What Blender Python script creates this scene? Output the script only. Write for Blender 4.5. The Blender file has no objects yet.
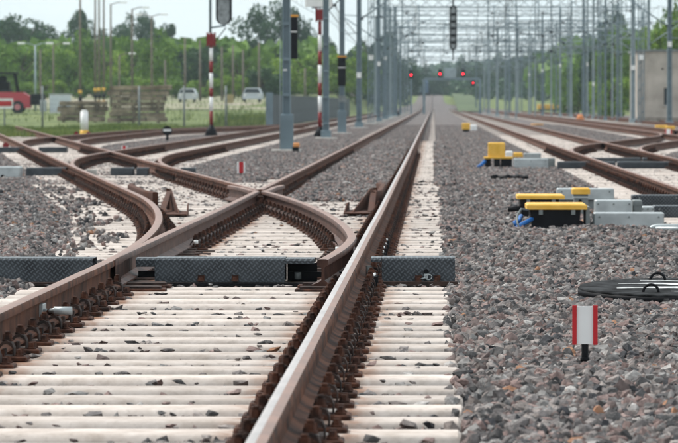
import bpy, math, random
import numpy as np
from mathutils import Vector, Matrix, Euler
random.seed(7); np.random.seed(7)
SC = bpy.context.scene
COL = SC.collection
F = 4266.0            # focal length in pixels of a 678 wide frame
CAMZ = 1.104          # camera height above the near sleepers
VX, VY = 434.0, 111.6

# ------------------------------------------------------------ camera, sky, sun, exposure
cd = bpy.data.cameras.new('camera'); cam = bpy.data.objects.new('camera', cd); COL.objects.link(cam)
cd.sensor_width = 36; cd.lens = 36 * F / 678
cd.clip_start = 0.5; cd.clip_end = 9000
cam.location = (0, 0, CAMZ)
cam.rotation_euler = (math.radians(90) - math.atan((221.5 - VY) / F), 0, math.atan((VX - 339) / F))
cd.dof.use_dof = True; cd.dof.focus_distance = 24.5; cd.dof.aperture_fstop = 12.5
SC.camera = cam
W = bpy.data.worlds.new('World'); SC.world = W; W.use_nodes = True
wn = W.node_tree; wn.nodes.clear()
SUN_EL, SUN_AZ = math.radians(52), math.radians(-55)   # azimuth measured from +Y towards +X
o = wn.nodes.new('ShaderNodeOutputWorld'); bg = wn.nodes.new('ShaderNodeBackground'); bg.inputs['Strength'].default_value = 0.12
sky = wn.nodes.new('ShaderNodeTexSky'); sky.sky_type = 'NISHITA'; sky.sun_disc = False
sky.sun_elevation = SUN_EL; sky.sun_rotation = SUN_AZ; sky.dust_density = 3; sky.air_density = 1.2
mx = wn.nodes.new('ShaderNodeMix'); mx.data_type = 'RGBA'; mx.inputs['Factor'].default_value = 0.9
tc = wn.nodes.new('ShaderNodeTexCoord'); mp = wn.nodes.new('ShaderNodeMapping'); mp.inputs['Scale'].default_value = (6, 6, 22)
nz = wn.nodes.new('ShaderNodeTexNoise'); nz.inputs['Scale'].default_value = 1.3; nz.inputs['Detail'].default_value = 4
cr = wn.nodes.new('ShaderNodeValToRGB')
cr.color_ramp.elements[0].position = 0.3; cr.color_ramp.elements[0].color = (5.2, 5.9, 6.2, 1)
cr.color_ramp.elements[1].position = 0.7; cr.color_ramp.elements[1].color = (6.9, 7.35, 7.5, 1)
wn.links.new(tc.outputs['Generated'], mp.inputs['Vector']); wn.links.new(mp.outputs[0], nz.inputs['Vector'])
wn.links.new(nz.outputs['Fac'], cr.inputs['Fac'])
wn.links.new(sky.outputs[0], mx.inputs['A']); wn.links.new(cr.outputs[0], mx.inputs['B'])
wn.links.new(mx.outputs['Result'], bg.inputs['Color']); wn.links.new(bg.outputs[0], o.inputs['Surface'])
sd = bpy.data.lights.new('sun', 'SUN'); sun = bpy.data.objects.new('sun', sd); COL.objects.link(sun)
sd.energy = 2.5; sd.angle = math.radians(10); sd.color = (1, 0.96, 0.9)
sun.rotation_euler = Vector((math.sin(SUN_AZ) * math.cos(SUN_EL), math.cos(SUN_AZ) * math.cos(SUN_EL), math.sin(SUN_EL))).to_track_quat('Z', 'Y').to_euler()
SC.view_settings.view_transform = 'Standard'; SC.view_settings.look = 'None'
SC.view_settings.exposure = 0.52; SC.view_settings.gamma = 1
SC.render.engine = 'CYCLES'
SC.cycles.max_bounces = 6; SC.cycles.volume_bounces = 1
SC.cycles.use_denoising = True

# ------------------------------------------------------------ ground level
def g(Y):
    z = 0.0018 * max(0.0, Y - 40)
    if Y > 650: z += 0.0095 * (Y - 650)
    if Y > 1300: z -= 0.0095 * (Y - 1300)
    return z
def ss(a, b, x):
    t = min(1, max(0, (x - a) / (b - a))); return t * t * (3 - 2 * t)
def G(X, Y):      # open ground beside the tracks
    z = g(Y) - 0.1
    z += ss(-8.9, -12, X) * 0.008 * min(600, max(0, Y - 220))
    z += ss(22, 40, X) * 0.004 * min(600, max(0, Y - 300))
    return z
def at(px, Y): return (px - VX) * Y / F
def zt(py, Y): return CAMZ - (py - VY) * Y / F

# ------------------------------------------------------------ materials
MATS = {}
def mat(name, col, rough=0.7, metal=0.0, noise=0.0, nscale=8.0, bump=0.0, bscale=60.0, col2=None, coord='Object', emit=None, spec=None, detail=5):
    if name in MATS: return MATS[name]
    m = bpy.data.materials.new(name); m.use_nodes = True; nt = m.node_tree; b = nt.nodes['Principled BSDF']
    b.inputs['Base Color'].default_value = (*col, 1); b.inputs['Roughness'].default_value = rough; b.inputs['Metallic'].default_value = metal
    b.inputs['Specular IOR Level'].default_value = 0.3 if spec is None else spec
    t = nt.nodes.new('ShaderNodeTexCoord')
    if coord == 'World':
        t = nt.nodes.new('ShaderNodeNewGeometry'); src = t.outputs['Position']
    else: src = t.outputs['Object']
    if noise or col2:
        n = nt.nodes.new('ShaderNodeTexNoise'); n.inputs['Scale'].default_value = nscale; n.inputs['Detail'].default_value = detail
        nt.links.new(src, n.inputs['Vector'])
        r = nt.nodes.new('ShaderNodeValToRGB'); r.color_ramp.elements[0].position = 0.35; r.color_ramp.elements[1].position = 0.68
        c2 = col2 or tuple(min(1, c * (1 + noise)) for c in col); c1 = tuple(c * (1 - noise) for c in col)
        r.color_ramp.elements[0].color = (*c1, 1); r.color_ramp.elements[1].color = (*c2, 1)
        nt.links.new(n.outputs['Fac'], r.inputs['Fac']); nt.links.new(r.outputs[0], b.inputs['Base Color'])
    if bump:
        n = nt.nodes.new('ShaderNodeTexNoise'); n.inputs['Scale'].default_value = bscale; n.inputs['Detail'].default_value = 4
        nt.links.new(src, n.inputs['Vector'])
        bp = nt.nodes.new('ShaderNodeBump'); bp.inputs['Strength'].default_value = bump; bp.inputs['Distance'].default_value = 0.01
        nt.links.new(n.outputs['Fac'], bp.inputs['Height']); nt.links.new(bp.outputs[0], b.inputs['Normal'])
    if emit:
        b.inputs['Emission Color'].default_value = (*emit[0], 1); b.inputs['Emission Strength'].default_value = emit[1]
    MATS[name] = m; return m

M_RAIL = mat('rail_rust', (0.046, 0.015, 0.006), 0.78, 0.0, spec=0.25, noise=0.35, nscale=5, bump=0.25, bscale=90, col2=(0.155, 0.056, 0.027), coord='World', detail=9)
M_HEAD = mat('rail_head', (0.24, 0.108, 0.064), 0.36, 0.35, noise=0.2, nscale=7, coord='World', bump=0.05, bscale=50)
M_SHINE = mat('rail_head_polished', (0.50, 0.45, 0.43), 0.36, 0.85, noise=0.15, nscale=3, coord='World')
M_RUST = mat('rusty_fastening', (0.030, 0.013, 0.009), 0.8, 0.1, noise=0.4, nscale=22, bump=0.3, bscale=120, col2=(0.105, 0.038, 0.020), coord='World')
M_CLIP = mat('dark_clip_steel', (0.035, 0.027, 0.025), 0.85, 0.0, spec=.2, noise=0.35, nscale=18, col2=(0.07, 0.042, 0.034), coord='World')
M_BLADE = mat('blade_steel', (0.05, 0.019, 0.012), 0.6, 0.1, noise=0.3, nscale=9, coord='World', col2=(0.14, 0.063, 0.043))
M_ORANGE = mat('orange_rust', (0.17, 0.05, 0.018), 0.85, 0, noise=0.5, nscale=7, col2=(0.06, 0.028, 0.02), coord='World')
M_BLACK = mat('black_plastic', (0.008, 0.008, 0.010), 0.6, spec=.12, noise=0.3, nscale=8)
M_YELLOW = mat('yellow_paint', (0.78, 0.43, 0.05), 0.55, noise=0.08, nscale=6, col2=(0.84, 0.50, 0.10))
M_GALV = mat('galvanised_steel', (0.42, 0.45, 0.46), 0.45, 0.35, noise=0.15, nscale=6, col2=(0.5, 0.535, 0.54))
M_GALVD = mat('dull_galvanised_steel', (0.20, 0.22, 0.22), 0.6, 0.3, noise=0.2, nscale=6)
M_BLUE = mat('blue_hose', (0.02, 0.13, 0.40), 0.5)
M_MAST = mat('blue_grey_mast_paint', (0.17, 0.225, 0.255), 0.55, 0.1, noise=0.12, nscale=2)
M_MASTL = mat('pale_galvanised_mast', (0.30, 0.36, 0.385), 0.5, 0.2, noise=0.12, nscale=2)
M_CONC = mat('pale_concrete', (0.42, 0.40, 0.37), 0.9, noise=0.15, nscale=5, bump=0.3)
M_RED = mat('red_paint', (0.50, 0.018, 0.025), 0.45, noise=0.1, nscale=6)
M_DRED = mat('dark_red_paint', (0.20, 0.014, 0.016), 0.5, noise=0.15, nscale=6)
M_WHITE = mat('white_paint', (0.80, 0.80, 0.79), 0.5, noise=0.04, nscale=6)
M_WOOD = mat('weathered_wood', (0.13, 0.095, 0.065), 0.9, noise=0.4, nscale=1.6, col2=(0.36, 0.29, 0.215))
M_POLE = mat('pole_wood', (0.17, 0.145, 0.12), 0.9, noise=0.2, nscale=3)
M_TRUNK = mat('bark', (0.08, 0.06, 0.045), 0.95, noise=0.3, nscale=3)
M_WALL = mat('grey_render_wall', (0.43, 0.38, 0.33), 0.9, noise=0.2, nscale=0.9, col2=(0.52, 0.465, 0.41), bump=0.2)
M_REDLAMP = mat('red_lamp', (0.6, 0.01, 0.02), 0.3, emit=((1, 0.015, 0.035), 7))
M_PINK = mat('pink_roof', (0.52, 0.36, 0.33), 0.8, noise=0.1)
M_GLASS = mat('dark_glass', (0.02, 0.03, 0.04), 0.15)
M_WIRE = mat('copper_wire', (0.10, 0.12, 0.125), 0.6, 0.2)
M_TYRE = mat('tyre_rubber', (0.02, 0.02, 0.022), 0.85)
M_FENCE = mat('grey_fence_steel', (0.13, 0.15, 0.155), 0.6, 0.2)
M_PALEBLUE = mat('pale_blue_paint', (0.52, 0.62, 0.70), 0.5, noise=0.06)
M_DBLUE = mat('dark_blue_paint', (0.03, 0.08, 0.2), 0.5)

def mat_sleeper():
    m = bpy.data.materials.new('pale_sleeper_concrete'); m.use_nodes = True; nt = m.node_tree; b = nt.nodes['Principled BSDF']
    N = nt.nodes.new; L = nt.links.new
    b.inputs['Roughness'].default_value = 0.85
    geo = N('ShaderNodeNewGeometry'); oi = N('ShaderNodeObjectInfo')
    n = N('ShaderNodeTexNoise'); n.inputs['Scale'].default_value = 5.5; n.inputs['Detail'].default_value = 8; n.inputs['Roughness'].default_value = 0.72
    L(geo.outputs['Position'], n.inputs['Vector'])
    r = N('ShaderNodeValToRGB'); e = r.color_ramp.elements
    e[0].position = 0.30; e[0].color = (0.37, 0.305, 0.26, 1); e[1].position = 0.62; e[1].color = (0.60, 0.53, 0.485, 1)
    L(n.outputs['Fac'], r.inputs['Fac'])
    # per sleeper tone
    mr = N('ShaderNodeMapRange'); mr.inputs['To Min'].default_value = 0.80; mr.inputs['To Max'].default_value = 1.08
    L(oi.outputs['Random'], mr.inputs['Value'])
    mul = N('ShaderNodeVectorMath'); mul.operation = 'SCALE'; L(r.outputs[0], mul.inputs[0]); L(mr.outputs[0], mul.inputs['Scale'])
    # rust washed off the two main rails
    sx = N('ShaderNodeSeparateXYZ'); L(geo.outputs['Position'], sx.inputs[0])
    masks = []
    for x0 in (-0.492, -1.997):
        a = N('ShaderNodeMath'); a.operation = 'SUBTRACT'; L(sx.outputs['X'], a.inputs[0]); a.inputs[1].default_value = x0
        ab = N('ShaderNodeMath'); ab.operation = 'ABSOLUTE'; L(a.outputs[0], ab.inputs[0])
        q = N('ShaderNodeMapRange'); q.interpolation_type = 'SMOOTHSTEP'; q.inputs['From Min'].default_value = 0.32; q.inputs['From Max'].default_value = 0.16
        q.inputs['To Min'].default_value = 0; q.inputs['To Max'].default_value = 1; L(ab.outputs[0], q.inputs['Value']); masks.append(q)
    mm = N('ShaderNodeMath'); mm.operation = 'MAXIMUM'; L(masks[0].outputs[0], mm.inputs[0]); L(masks[1].outputs[0], mm.inputs[1])
    n2 = N('ShaderNodeTexNoise'); n2.inputs['Scale'].default_value = 9; n2.inputs['Detail'].default_value = 4; L(geo.outputs['Position'], n2.inputs['Vector'])
    q2 = N('ShaderNodeMapRange'); q2.inputs['From Min'].default_value = 0.35; q2.inputs['From Max'].default_value = 0.6; L(n2.outputs['Fac'], q2.inputs['Value'])
    m3 = N('ShaderNodeMath'); m3.operation = 'MULTIPLY'; L(mm.outputs[0], m3.inputs[0]); L(q2.outputs[0], m3.inputs[1])
    mix = N('ShaderNodeMix'); mix.data_type = 'RGBA'; L(m3.outputs[0], mix.inputs['Factor']); L(mul.outputs[0], mix.inputs['A']); mix.inputs['B'].default_value = (0.27, 0.14, 0.085, 1)
    # thin dirt specks
    n4 = N('ShaderNodeTexNoise'); n4.inputs['Scale'].default_value = 26; n4.inputs['Detail'].default_value = 5; L(geo.outputs['Position'], n4.inputs['Vector'])
    q4 = N('ShaderNodeMapRange'); q4.inputs['From Min'].default_value = 0.60; q4.inputs['From Max'].default_value = 0.72; q4.inputs['To Max'].default_value = 0.5; L(n4.outputs['Fac'], q4.inputs['Value'])
    mix2 = N('ShaderNodeMix'); mix2.data_type = 'RGBA'; L(q4.outputs[0], mix2.inputs['Factor']); L(mix.outputs['Result'], mix2.inputs['A']); mix2.inputs['B'].default_value = (0.26, 0.22, 0.19, 1)
    L(mix2.outputs['Result'], b.inputs['Base Color'])
    bp = N('ShaderNodeBump'); bp.inputs['Strength'].default_value = 0.25; bp.inputs['Distance'].default_value = 0.01; L(n4.outputs['Fac'], bp.inputs['Height']); L(bp.outputs[0], b.inputs['Normal'])
    return m
M_SLEEPER = mat_sleeper()

def mat_stone(name, dark=1.0):
    m = bpy.data.materials.new(name); m.use_nodes = True; nt = m.node_tree; b = nt.nodes['Principled BSDF']
    N = nt.nodes.new; L = nt.links.new
    b.inputs['Roughness'].default_value = 0.82; b.inputs['Specular IOR Level'].default_value = .2
    geo = N('ShaderNodeNewGeometry'); oi = N('ShaderNodeObjectInfo')
    add = N('ShaderNodeMath'); add.operation = 'ADD'; L(geo.outputs['Random Per Island'], add.inputs[0]); L(oi.outputs['Random'], add.inputs[1])
    fr = N('ShaderNodeMath'); fr.operation = 'FRACT'; L(add.outputs[0], fr.inputs[0])
    r = N('ShaderNodeValToRGB'); r.color_ramp.interpolation = 'CONSTANT'
    cols = [(0.08, 0.076, 0.076), (0.25, 0.215, 0.20), (0.17, 0.13, 0.122), (0.36, 0.315, 0.295), (0.125, 0.12, 0.12), (0.25, 0.175, 0.16), (0.30, 0.285, 0.275), (0.185, 0.168, 0.165), (0.33, 0.24, 0.22), (0.06, 0.06, 0.066), (0.28, 0.25, 0.24), (0.38, 0.20, 0.12), (0.19, 0.17, 0.165), (0.48, 0.45, 0.43)]
    pos = [0, .09, .20, .29, .36, .46, .54, .63, .73, .80, .85, .93, .94, .975]
    el = r.color_ramp.elements
    el[0].position = 0; el[0].color = (*[c * dark for c in cols[0]], 1)
    el[1].position = pos[1]; el[1].color = (*[c * dark for c in cols[1]], 1)
    for p, c in list(zip(pos, cols))[2:]:
        e = el.new(p); e.color = (*[v * dark for v in c], 1)
    L(fr.outputs[0], r.inputs['Fac'])
    n = N('ShaderNodeTexNoise'); n.inputs['Scale'].default_value = 35; n.inputs['Detail'].default_value = 4; L(geo.outputs['Position'], n.inputs['Vector'])
    q = N('ShaderNodeMapRange'); q.inputs['From Min'].default_value = .3; q.inputs['From Max'].default_value = .7; q.inputs['To Min'].default_value = 0.62; q.inputs['To Max'].default_value = 1.38; L(n.outputs['Fac'], q.inputs['Value'])
    mul = N('ShaderNodeVectorMath'); mul.operation = 'SCALE'; L(r.outputs[0], mul.inputs[0]); L(q.outputs[0], mul.inputs['Scale'])
    L(mul.outputs[0], b.inputs['Base Color'])
    n5 = N('ShaderNodeTexNoise'); n5.inputs['Scale'].default_value = 110; n5.inputs['Detail'].default_value = 5; L(geo.outputs['Position'], n5.inputs['Vector'])
    bp = N('ShaderNodeBump'); bp.inputs['Strength'].default_value = .7; bp.inputs['Distance'].default_value = .006; L(n5.outputs['Fac'], bp.inputs['Height']); L(bp.outputs[0], b.inputs['Normal'])
    return m
M_STONE = mat_stone('crushed_granite', .78)

def mat_bed():
    m = bpy.data.materials.new('gravel_bed'); m.use_nodes = True; nt = m.node_tree; b = nt.nodes['Principled BSDF']
    N = nt.nodes.new; L = nt.links.new
    b.inputs['Roughness'].default_value = 0.9
    geo = N('ShaderNodeNewGeometry')
    v = N('ShaderNodeTexVoronoi'); v.inputs['Scale'].default_value = 16; L(geo.outputs['Position'], v.inputs['Vector'])
    r = N('ShaderNodeValToRGB'); el = r.color_ramp.elements
    el[0].position = 0; el[0].color = (0.045, 0.04, 0.04, 1); el[1].position = 1; el[1].color = (0.175, 0.145, 0.137, 1)
    sp = N('ShaderNodeSeparateColor'); L(v.outputs['Color'], sp.inputs[0]); L(sp.outputs[0], r.inputs['Fac'])
    n = N('ShaderNodeTexNoise'); n.inputs['Scale'].default_value = 0.35; n.inputs['Detail'].default_value = 5; L(geo.outputs['Position'], n.inputs['Vector'])
    q = N('ShaderNodeMapRange'); q.inputs['To Min'].default_value = 0.85; q.inputs['To Max'].default_value = 1.3; L(n.outputs['Fac'], q.inputs['Value'])
    mul = N('ShaderNodeVectorMath'); mul.operation = 'SCALE'; L(r.outputs[0], mul.inputs[0]); L(q.outputs[0], mul.inputs['Scale'])
    L(mul.outputs[0], b.inputs['Base Color'])
    bp = N('ShaderNodeBump'); bp.inputs['Strength'].default_value = 0.8; bp.inputs['Distance'].default_value = 0.03; bp.invert = True
    L(v.outputs['Distance'], bp.inputs['Height']); L(bp.outputs[0], b.inputs['Normal'])
    return m
M_BED = mat_bed()
M_GRASS = mat('grass_ground', (0.08, 0.13, 0.03), 0.95, noise=0.3, nscale=0.35, col2=(0.20, 0.23, 0.08), coord='World')
M_SAND = mat('sandy_yard', (0.38, 0.33, 0.26), 0.95, noise=0.1, nscale=0.09, col2=(0.14, 0.19, 0.06), coord='World')
M_BLADEG = mat('grass_blades', (0.07, 0.15, 0.025), 0.8, noise=0.4, nscale=0.45, col2=(0.26, 0.30, 0.09), coord='World')

def mat_checker():
    m = bpy.data.materials.new('checker_plate'); m.use_nodes = True; nt = m.node_tree; b = nt.nodes['Principled BSDF']
    N = nt.nodes.new; L = nt.links.new
    b.inputs['Roughness'].default_value = 0.42; b.inputs['Metallic'].default_value = 0.25
    geo = N('ShaderNodeNewGeometry')
    mp = N('ShaderNodeMapping'); L(geo.outputs['Position'], mp.inputs['Vector']); mp.inputs['Rotation'].default_value = (0, math.radians(45), 0)
    outs = []
    sx = N('ShaderNodeSeparateXYZ'); L(mp.outputs[0], sx.inputs[0])
    def mth(op, a, c):
        k = N('ShaderNodeMath'); k.operation = op
        for i, v in enumerate((a, c)):
            if isinstance(v, (int, float)): k.inputs[i].default_value = v
            else: L(v, k.inputs[i])
        return k.outputs[0]
    P = 2 * math.pi / 0.052
    u = mth('SINE', mth('MULTIPLY', sx.outputs['X'], P), 0); w = mth('SINE', mth('MULTIPLY', sx.outputs['Z'], P), 0)
    ck = mth('MULTIPLY', u, w)
    # short raised bars, turned alternately
    fx = mth('PINGPONG', sx.outputs['X'], 0.026); fz = mth('PINGPONG', sx.outputs['Z'], 0.026)
    a1 = mth('LESS_THAN', mth('ABSOLUTE', mth('SUBTRACT', fx, 0.013), 0), 0.0048); a2 = mth('LESS_THAN', mth('ABSOLUTE', mth('SUBTRACT', fz, 0.013), 0), 0.0048)
    h = mth('ADD', mth('MULTIPLY', a1, mth('GREATER_THAN', ck, 0.15)), mth('MULTIPLY', a2, mth('LESS_THAN', ck, -0.15)))
    bp = N('ShaderNodeBump'); bp.inputs['Strength'].default_value = 0.9; bp.inputs['Distance'].default_value = 0.006
    L(h, bp.inputs['Height']); L(bp.outputs[0], b.inputs['Normal'])
    n = N('ShaderNodeTexNoise'); n.inputs['Scale'].default_value = 7; n.inputs['Detail'].default_value = 6; L(geo.outputs['Position'], n.inputs['Vector'])
    r = N('ShaderNodeValToRGB'); r.color_ramp.elements[0].position = 0.35; r.color_ramp.elements[0].color = (0.014, 0.018, 0.023, 1)
    r.color_ramp.elements[1].position = 0.75; r.color_ramp.elements[1].color = (0.06, 0.07, 0.08, 1); L(n.outputs['Fac'], r.inputs['Fac'])
    mix = N('ShaderNodeMix'); mix.data_type = 'RGBA'; L(mth('MULTIPLY', h, 0.6), mix.inputs['Factor']); L(r.outputs[0], mix.inputs['A']); mix.inputs['B'].default_value = (0.13, 0.15, 0.17, 1)
    L(mix.outputs['Result'], b.inputs['Base Color'])
    return m
M_CHECK = mat_checker()

def mat_leaf(name, c1, c2):
    m = bpy.data.materials.new(name); m.use_nodes = True; nt = m.node_tree; b = nt.nodes['Principled BSDF']
    N = nt.nodes.new; L = nt.links.new
    b.inputs['Roughness'].default_value = 0.7
    geo = N('ShaderNodeNewGeometry'); oi = N('ShaderNodeObjectInfo'); tc = N('ShaderNodeTexCoord')
    n = N('ShaderNodeTexNoise'); n.inputs['Scale'].default_value = 0.7; L(tc.outputs['Object'], n.inputs['Vector'])
    a = N('ShaderNodeMath'); a.operation = 'MULTIPLY_ADD'; L(geo.outputs['Random Per Island'], a.inputs[0]); a.inputs[1].default_value = 0.5; L(n.outputs['Fac'], a.inputs[2])
    q = N('ShaderNodeMapRange'); q.inputs['From Min'].default_value = 0.4; q.inputs['From Max'].default_value = 1.1; L(a.outputs[0], q.inputs['Value'])
    mix = N('ShaderNodeMix'); mix.data_type = 'RGBA'; L(q.outputs[0], mix.inputs['Factor']); mix.inputs['A'].default_value = (*c1, 1); mix.inputs['B'].default_value = (*c2, 1)
    L(mix.outputs['Result'], b.inputs['Base Color'])
    tr = N('ShaderNodeBsdfTranslucent'); L(mix.outputs['Result'], tr.inputs['Color'])
    ms = N('ShaderNodeMixShader'); ms.inputs[0].default_value = 0.25; L(b.outputs[0], ms.inputs[1]); L(tr.outputs[0], ms.inputs[2])
    L(ms.outputs[0], nt.nodes['Material Output'].inputs['Surface'])
    return m
LEAF = {'mid': mat_leaf('leaves_mid_green', (0.035, 0.09, 0.012), (0.17, 0.30, 0.03)),
        'dark': mat_leaf('leaves_dark_green', (0.010, 0.036, 0.014), (0.05, 0.12, 0.035)),
        'lime': mat_leaf('leaves_lime_green', (0.065, 0.155, 0.012), (0.29, 0.42, 0.045)),
        'blue': mat_leaf('leaves_blue_green', (0.012, 0.045, 0.022), (0.065, 0.13, 0.06))}

# ------------------------------------------------------------ mesh builder
class MB:
    def __init__(s): s.v = []; s.f = []; s.m = []; s.mats = []; s.sm = []
    def mi(s, m):
        if m not in s.mats: s.mats.append(m)
        return s.mats.index(m)
    def poly(s, vs, fs, m, smooth=False, M=None):
        b = len(s.v); k = s.mi(m)
        for p in vs: s.v.append(tuple(M @ Vector(p)) if M else tuple(p))
        for f in fs: s.f.append(tuple(b + i for i in f)); s.m.append(k); s.sm.append(smooth)
        return s
    def box(s, x0, x1, y0, y1, z0, z1, m, c=0.0, M=None):
        if c <= 0:
            vs = [(x0, y0, z0), (x1, y0, z0), (x1, y1, z0), (x0, y1, z0), (x0, y0, z1), (x1, y0, z1), (x1, y1, z1), (x0, y1, z1)]
            return s.poly(vs, [(0, 3, 2, 1), (4, 5, 6, 7), (0, 1, 5, 4), (1, 2, 6, 5), (2, 3, 7, 6), (3, 0, 4, 7)], m, M=M)
        # chamfered top and upright edges
        def ring(d, z): return [(x0 + d + c, y0 + d, z), (x1 - d - c, y0 + d, z), (x1 - d, y0 + d + c, z), (x1 - d, y1 - d - c, z), (x1 - d - c, y1 - d, z), (x0 + d + c, y1 - d, z), (x0 + d, y1 - d - c, z), (x0 + d, y0 + d + c, z)]
        vs = ring(0, z0) + ring(0, z1 - c) + ring(c, z1); fs = [tuple(reversed(range(8))), tuple(range(16, 24))]
        for r in (0, 8):
            for i in range(8): j = (i + 1) % 8; fs.append((r + i, r + j, r + 8 + j, r + 8 + i))
        return s.poly(vs, fs, m, M=M)
    def cyl(s, p, r0, r1, h, m, n=12, M=None, smooth=True, axis='Z'):
        vs = []
        for k, (r, z) in enumerate(((r0, 0), (r1, h))):
            for i in range(n):
                a = 2 * math.pi * i / n; q = (r * math.cos(a), r * math.sin(a), z)
                if axis == 'X': q = (q[2], q[0], q[1])
                if axis == 'Y': q = (q[0], q[2], q[1])
                vs.append((p[0] + q[0], p[1] + q[1], p[2] + q[2]))
        s.poly(vs, [(i, (i + 1) % n, n + (i + 1) % n, n + i) for i in range(n)], m, smooth, M)
        b = len(s.v) - 2 * n; k = s.mi(m)
        s.f.append(tuple(b + n - 1 - i for i in range(n))); s.m.append(k); s.sm.append(False)
        s.f.append(tuple(b + n + i for i in range(n))); s.m.append(k); s.sm.append(False)
        return s
    def tube(s, pts, r, m, n=6, smooth=True):
        pts = [Vector(p) for p in pts]; vs = []; L = len(pts)
        for i, p in enumerate(pts):
            d = (pts[min(i + 1, L - 1)] - pts[max(i - 1, 0)]).normalized()
            u = d.cross(Vector((0, 0, 1)));
            if u.length < 0.01: u = d.cross(Vector((1, 0, 0)))
            u.normalize(); w = u.cross(d)
            rr = r[i] if isinstance(r, (list, tuple)) else r
            for k in range(n):
                a = 2 * math.pi * k / n; vs.append(p + u * (rr * math.cos(a)) + w * (rr * math.sin(a)))
        fs = [(i * n + k, i * n + (k + 1) % n, (i + 1) * n + (k + 1) % n, (i + 1) * n + k) for i in range(L - 1) for k in range(n)]
        fs += [tuple(reversed(range(n))), tuple((L - 1) * n + k for k in range(n))]
        return s.poly(vs, fs, m, smooth)
    def prism(s, prof, y0, y1, m, M=None, axis='Y'):      # prof: list of (x, z)
        n = len(prof)
        if axis == 'Y': vs = [(x, y0, z) for x, z in prof] + [(x, y1, z) for x, z in prof]
        else: vs = [(y0, x, z) for x, z in prof] + [(y1, x, z) for x, z in prof]
        fs = [tuple(range(n)), tuple(reversed(range(n, 2 * n)))] + [(i, n + i, n + (i + 1) % n, (i + 1) % n) for i in range(n)]
        return s.poly(vs, fs, m, M=M)
    def mesh(s, name, sharp=None):
        me = bpy.data.meshes.new(name); me.from_pydata(s.v, [], s.f)
        for m in s.mats: me.materials.append(m)
        me.polygons.foreach_set('material_index', s.m)
        me.polygons.foreach_set('use_smooth', [True] * len(s.f) if sharp else s.sm)
        if sharp: me.set_sharp_from_angle(angle=math.radians(sharp))
        me.update(); return me
    def build(s, name, parent=None, loc=None, sharp=None):
        return link(s.mesh(name, sharp), name, parent, loc)
def link(me, name, parent=None, loc=None, rot=None):
    o = bpy.data.objects.new(name, me); COL.objects.link(o)
    if parent: o.parent = parent
    if loc is not None: o.location = loc
    if rot is not None: o.rotation_euler = rot
    return o
def tag(o, label=None, cat=None, group=None, kind=None):
    if label: o['label'] = label
    if cat: o['category'] = cat
    if group: o['group'] = group
    if kind: o['kind'] = kind
    return o
def thing(name, label, cat, loc=(0, 0, 0), rz=0, group=None):
    o = bpy.data.objects.new(name, None); COL.objects.link(o); o.location = loc; o.rotation_euler = (0, 0, rz); o.empty_display_size = 0.2
    return tag(o, label, cat, group)
def copy_tree(o, loc, label, rz=None, scale=None, parent=None):
    c = o.copy(); COL.objects.link(c)
    if parent is None:
        c.location = loc
        if rz is not None: c.rotation_euler = (0, 0, rz)
        if scale is not None: c.scale = scale
        c['label'] = label
    else: c.parent = parent
    for ch in list(o.children): copy_tree(ch, None, None, parent=c)
    return c

# ------------------------------------------------------------ ground, ballast bed, yard, hill
def sheet(name, xs, ys, zf, m, kind='structure'):
    vs = [(x, y, zf(x, y)) for y in ys for x in xs]; n = len(xs)
    fs = [(j * n + i, j * n + i + 1, (j + 1) * n + i + 1, (j + 1) * n + i) for j in range(len(ys) - 1) for i in range(n - 1)]
    mb = MB(); mb.poly(vs, fs, m, True); o = mb.build(name); tag(o, kind=kind); return o
YS = [-30, 0, 40] + list(range(60, 660, 20)) + list(range(660, 1320, 40)) + [1350, 1400, 1600, 2000, 2600, 3400]
sheet('ground', [-1500, -600, -300, -150, -80, -50, -35, -25, -18, -14, -12, -11, -10, -9.4, -8.9, -5, 0, 10, 22, 26, 31, 36, 40, 60, 120, 300, 600, 1500], YS, lambda x, y: G(x, y) - 0.06 - (0.25 if -8.9 < x < 22 and y < 560 else 0), M_GRASS)
def bedl(y): return -12.9 if y < 150 else (-8.6 if y > 215 else -12.9 + (y - 150) / 65 * 4.3)
vs = []; fs = []; yy = [-10, 10, 25, 40] + list(range(60, 660, 15)) + list(range(660, 1400, 40))
for y in yy:
    br_ = 21.5 - 19.7 * ss(560, 800, y); bl_ = bedl(y) + 5.2 * ss(600, 820, y)
    for t in (0, 0.3, 0.6, 1): vs.append((bl_ * (1 - t) + br_ * t, y, g(y) - 0.075))
    vs.append((bl_ - 0.9, y, g(y) - 0.45)); vs.append((br_ + 1, y, g(y) - 0.45))
for j in range(len(yy) - 1):
    a, b = j * 6, (j + 1) * 6
    for q in ((4, 0), (0, 1), (1, 2), (2, 3), (3, 5)): fs.append((a + q[0], a + q[1], b + q[1], b + q[0]))
mb = MB(); mb.poly(vs, fs, M_BED); tag(mb.build('ballast_bed'), kind='structure')
# sandy yard behind the fence
vs = []; fs = []
for j in range(24):
    y = 330 + j * 22
    x0 = at(-60, y); x1 = -11.5 - 1.5 * math.sin(j * 1.7)
    for t in range(7): x = x0 + (x1 - x0) * t / 6; vs.append((x, y, G(x, y) - 0.02))
for j in range(23):
    for t in range(6): fs.append((j * 7 + t, j * 7 + t + 1, (j + 1) * 7 + t + 1, (j + 1) * 7 + t))
mb = MB(); mb.poly(vs, fs, M_SAND, True); tag(mb.build('sandy_yard'), kind='structure')
# far wooded hill
def hill_z(x, y):
    r = 5.0 + math.exp(-((x - 70) / 60) ** 2) * 9 + math.exp(-((x + 90) / 120) ** 2) * 3
    return g(y) - 4 + r * ss(1500, 2100, y) * (1 + 0.06 * math.sin(x * 0.07) + 0.05 * math.sin(x * 0.19 + 1))
sheet('hill', [-900 + 20 * i for i in range(101)], [1480, 1600, 1800, 2000, 2200, 2400, 2600, 3000], hill_z, mat('far_woodland', (0.035, 0.07, 0.03), 0.95, noise=0.4, nscale=0.03, col2=(0.09, 0.13, 0.05), coord='World'))

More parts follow.
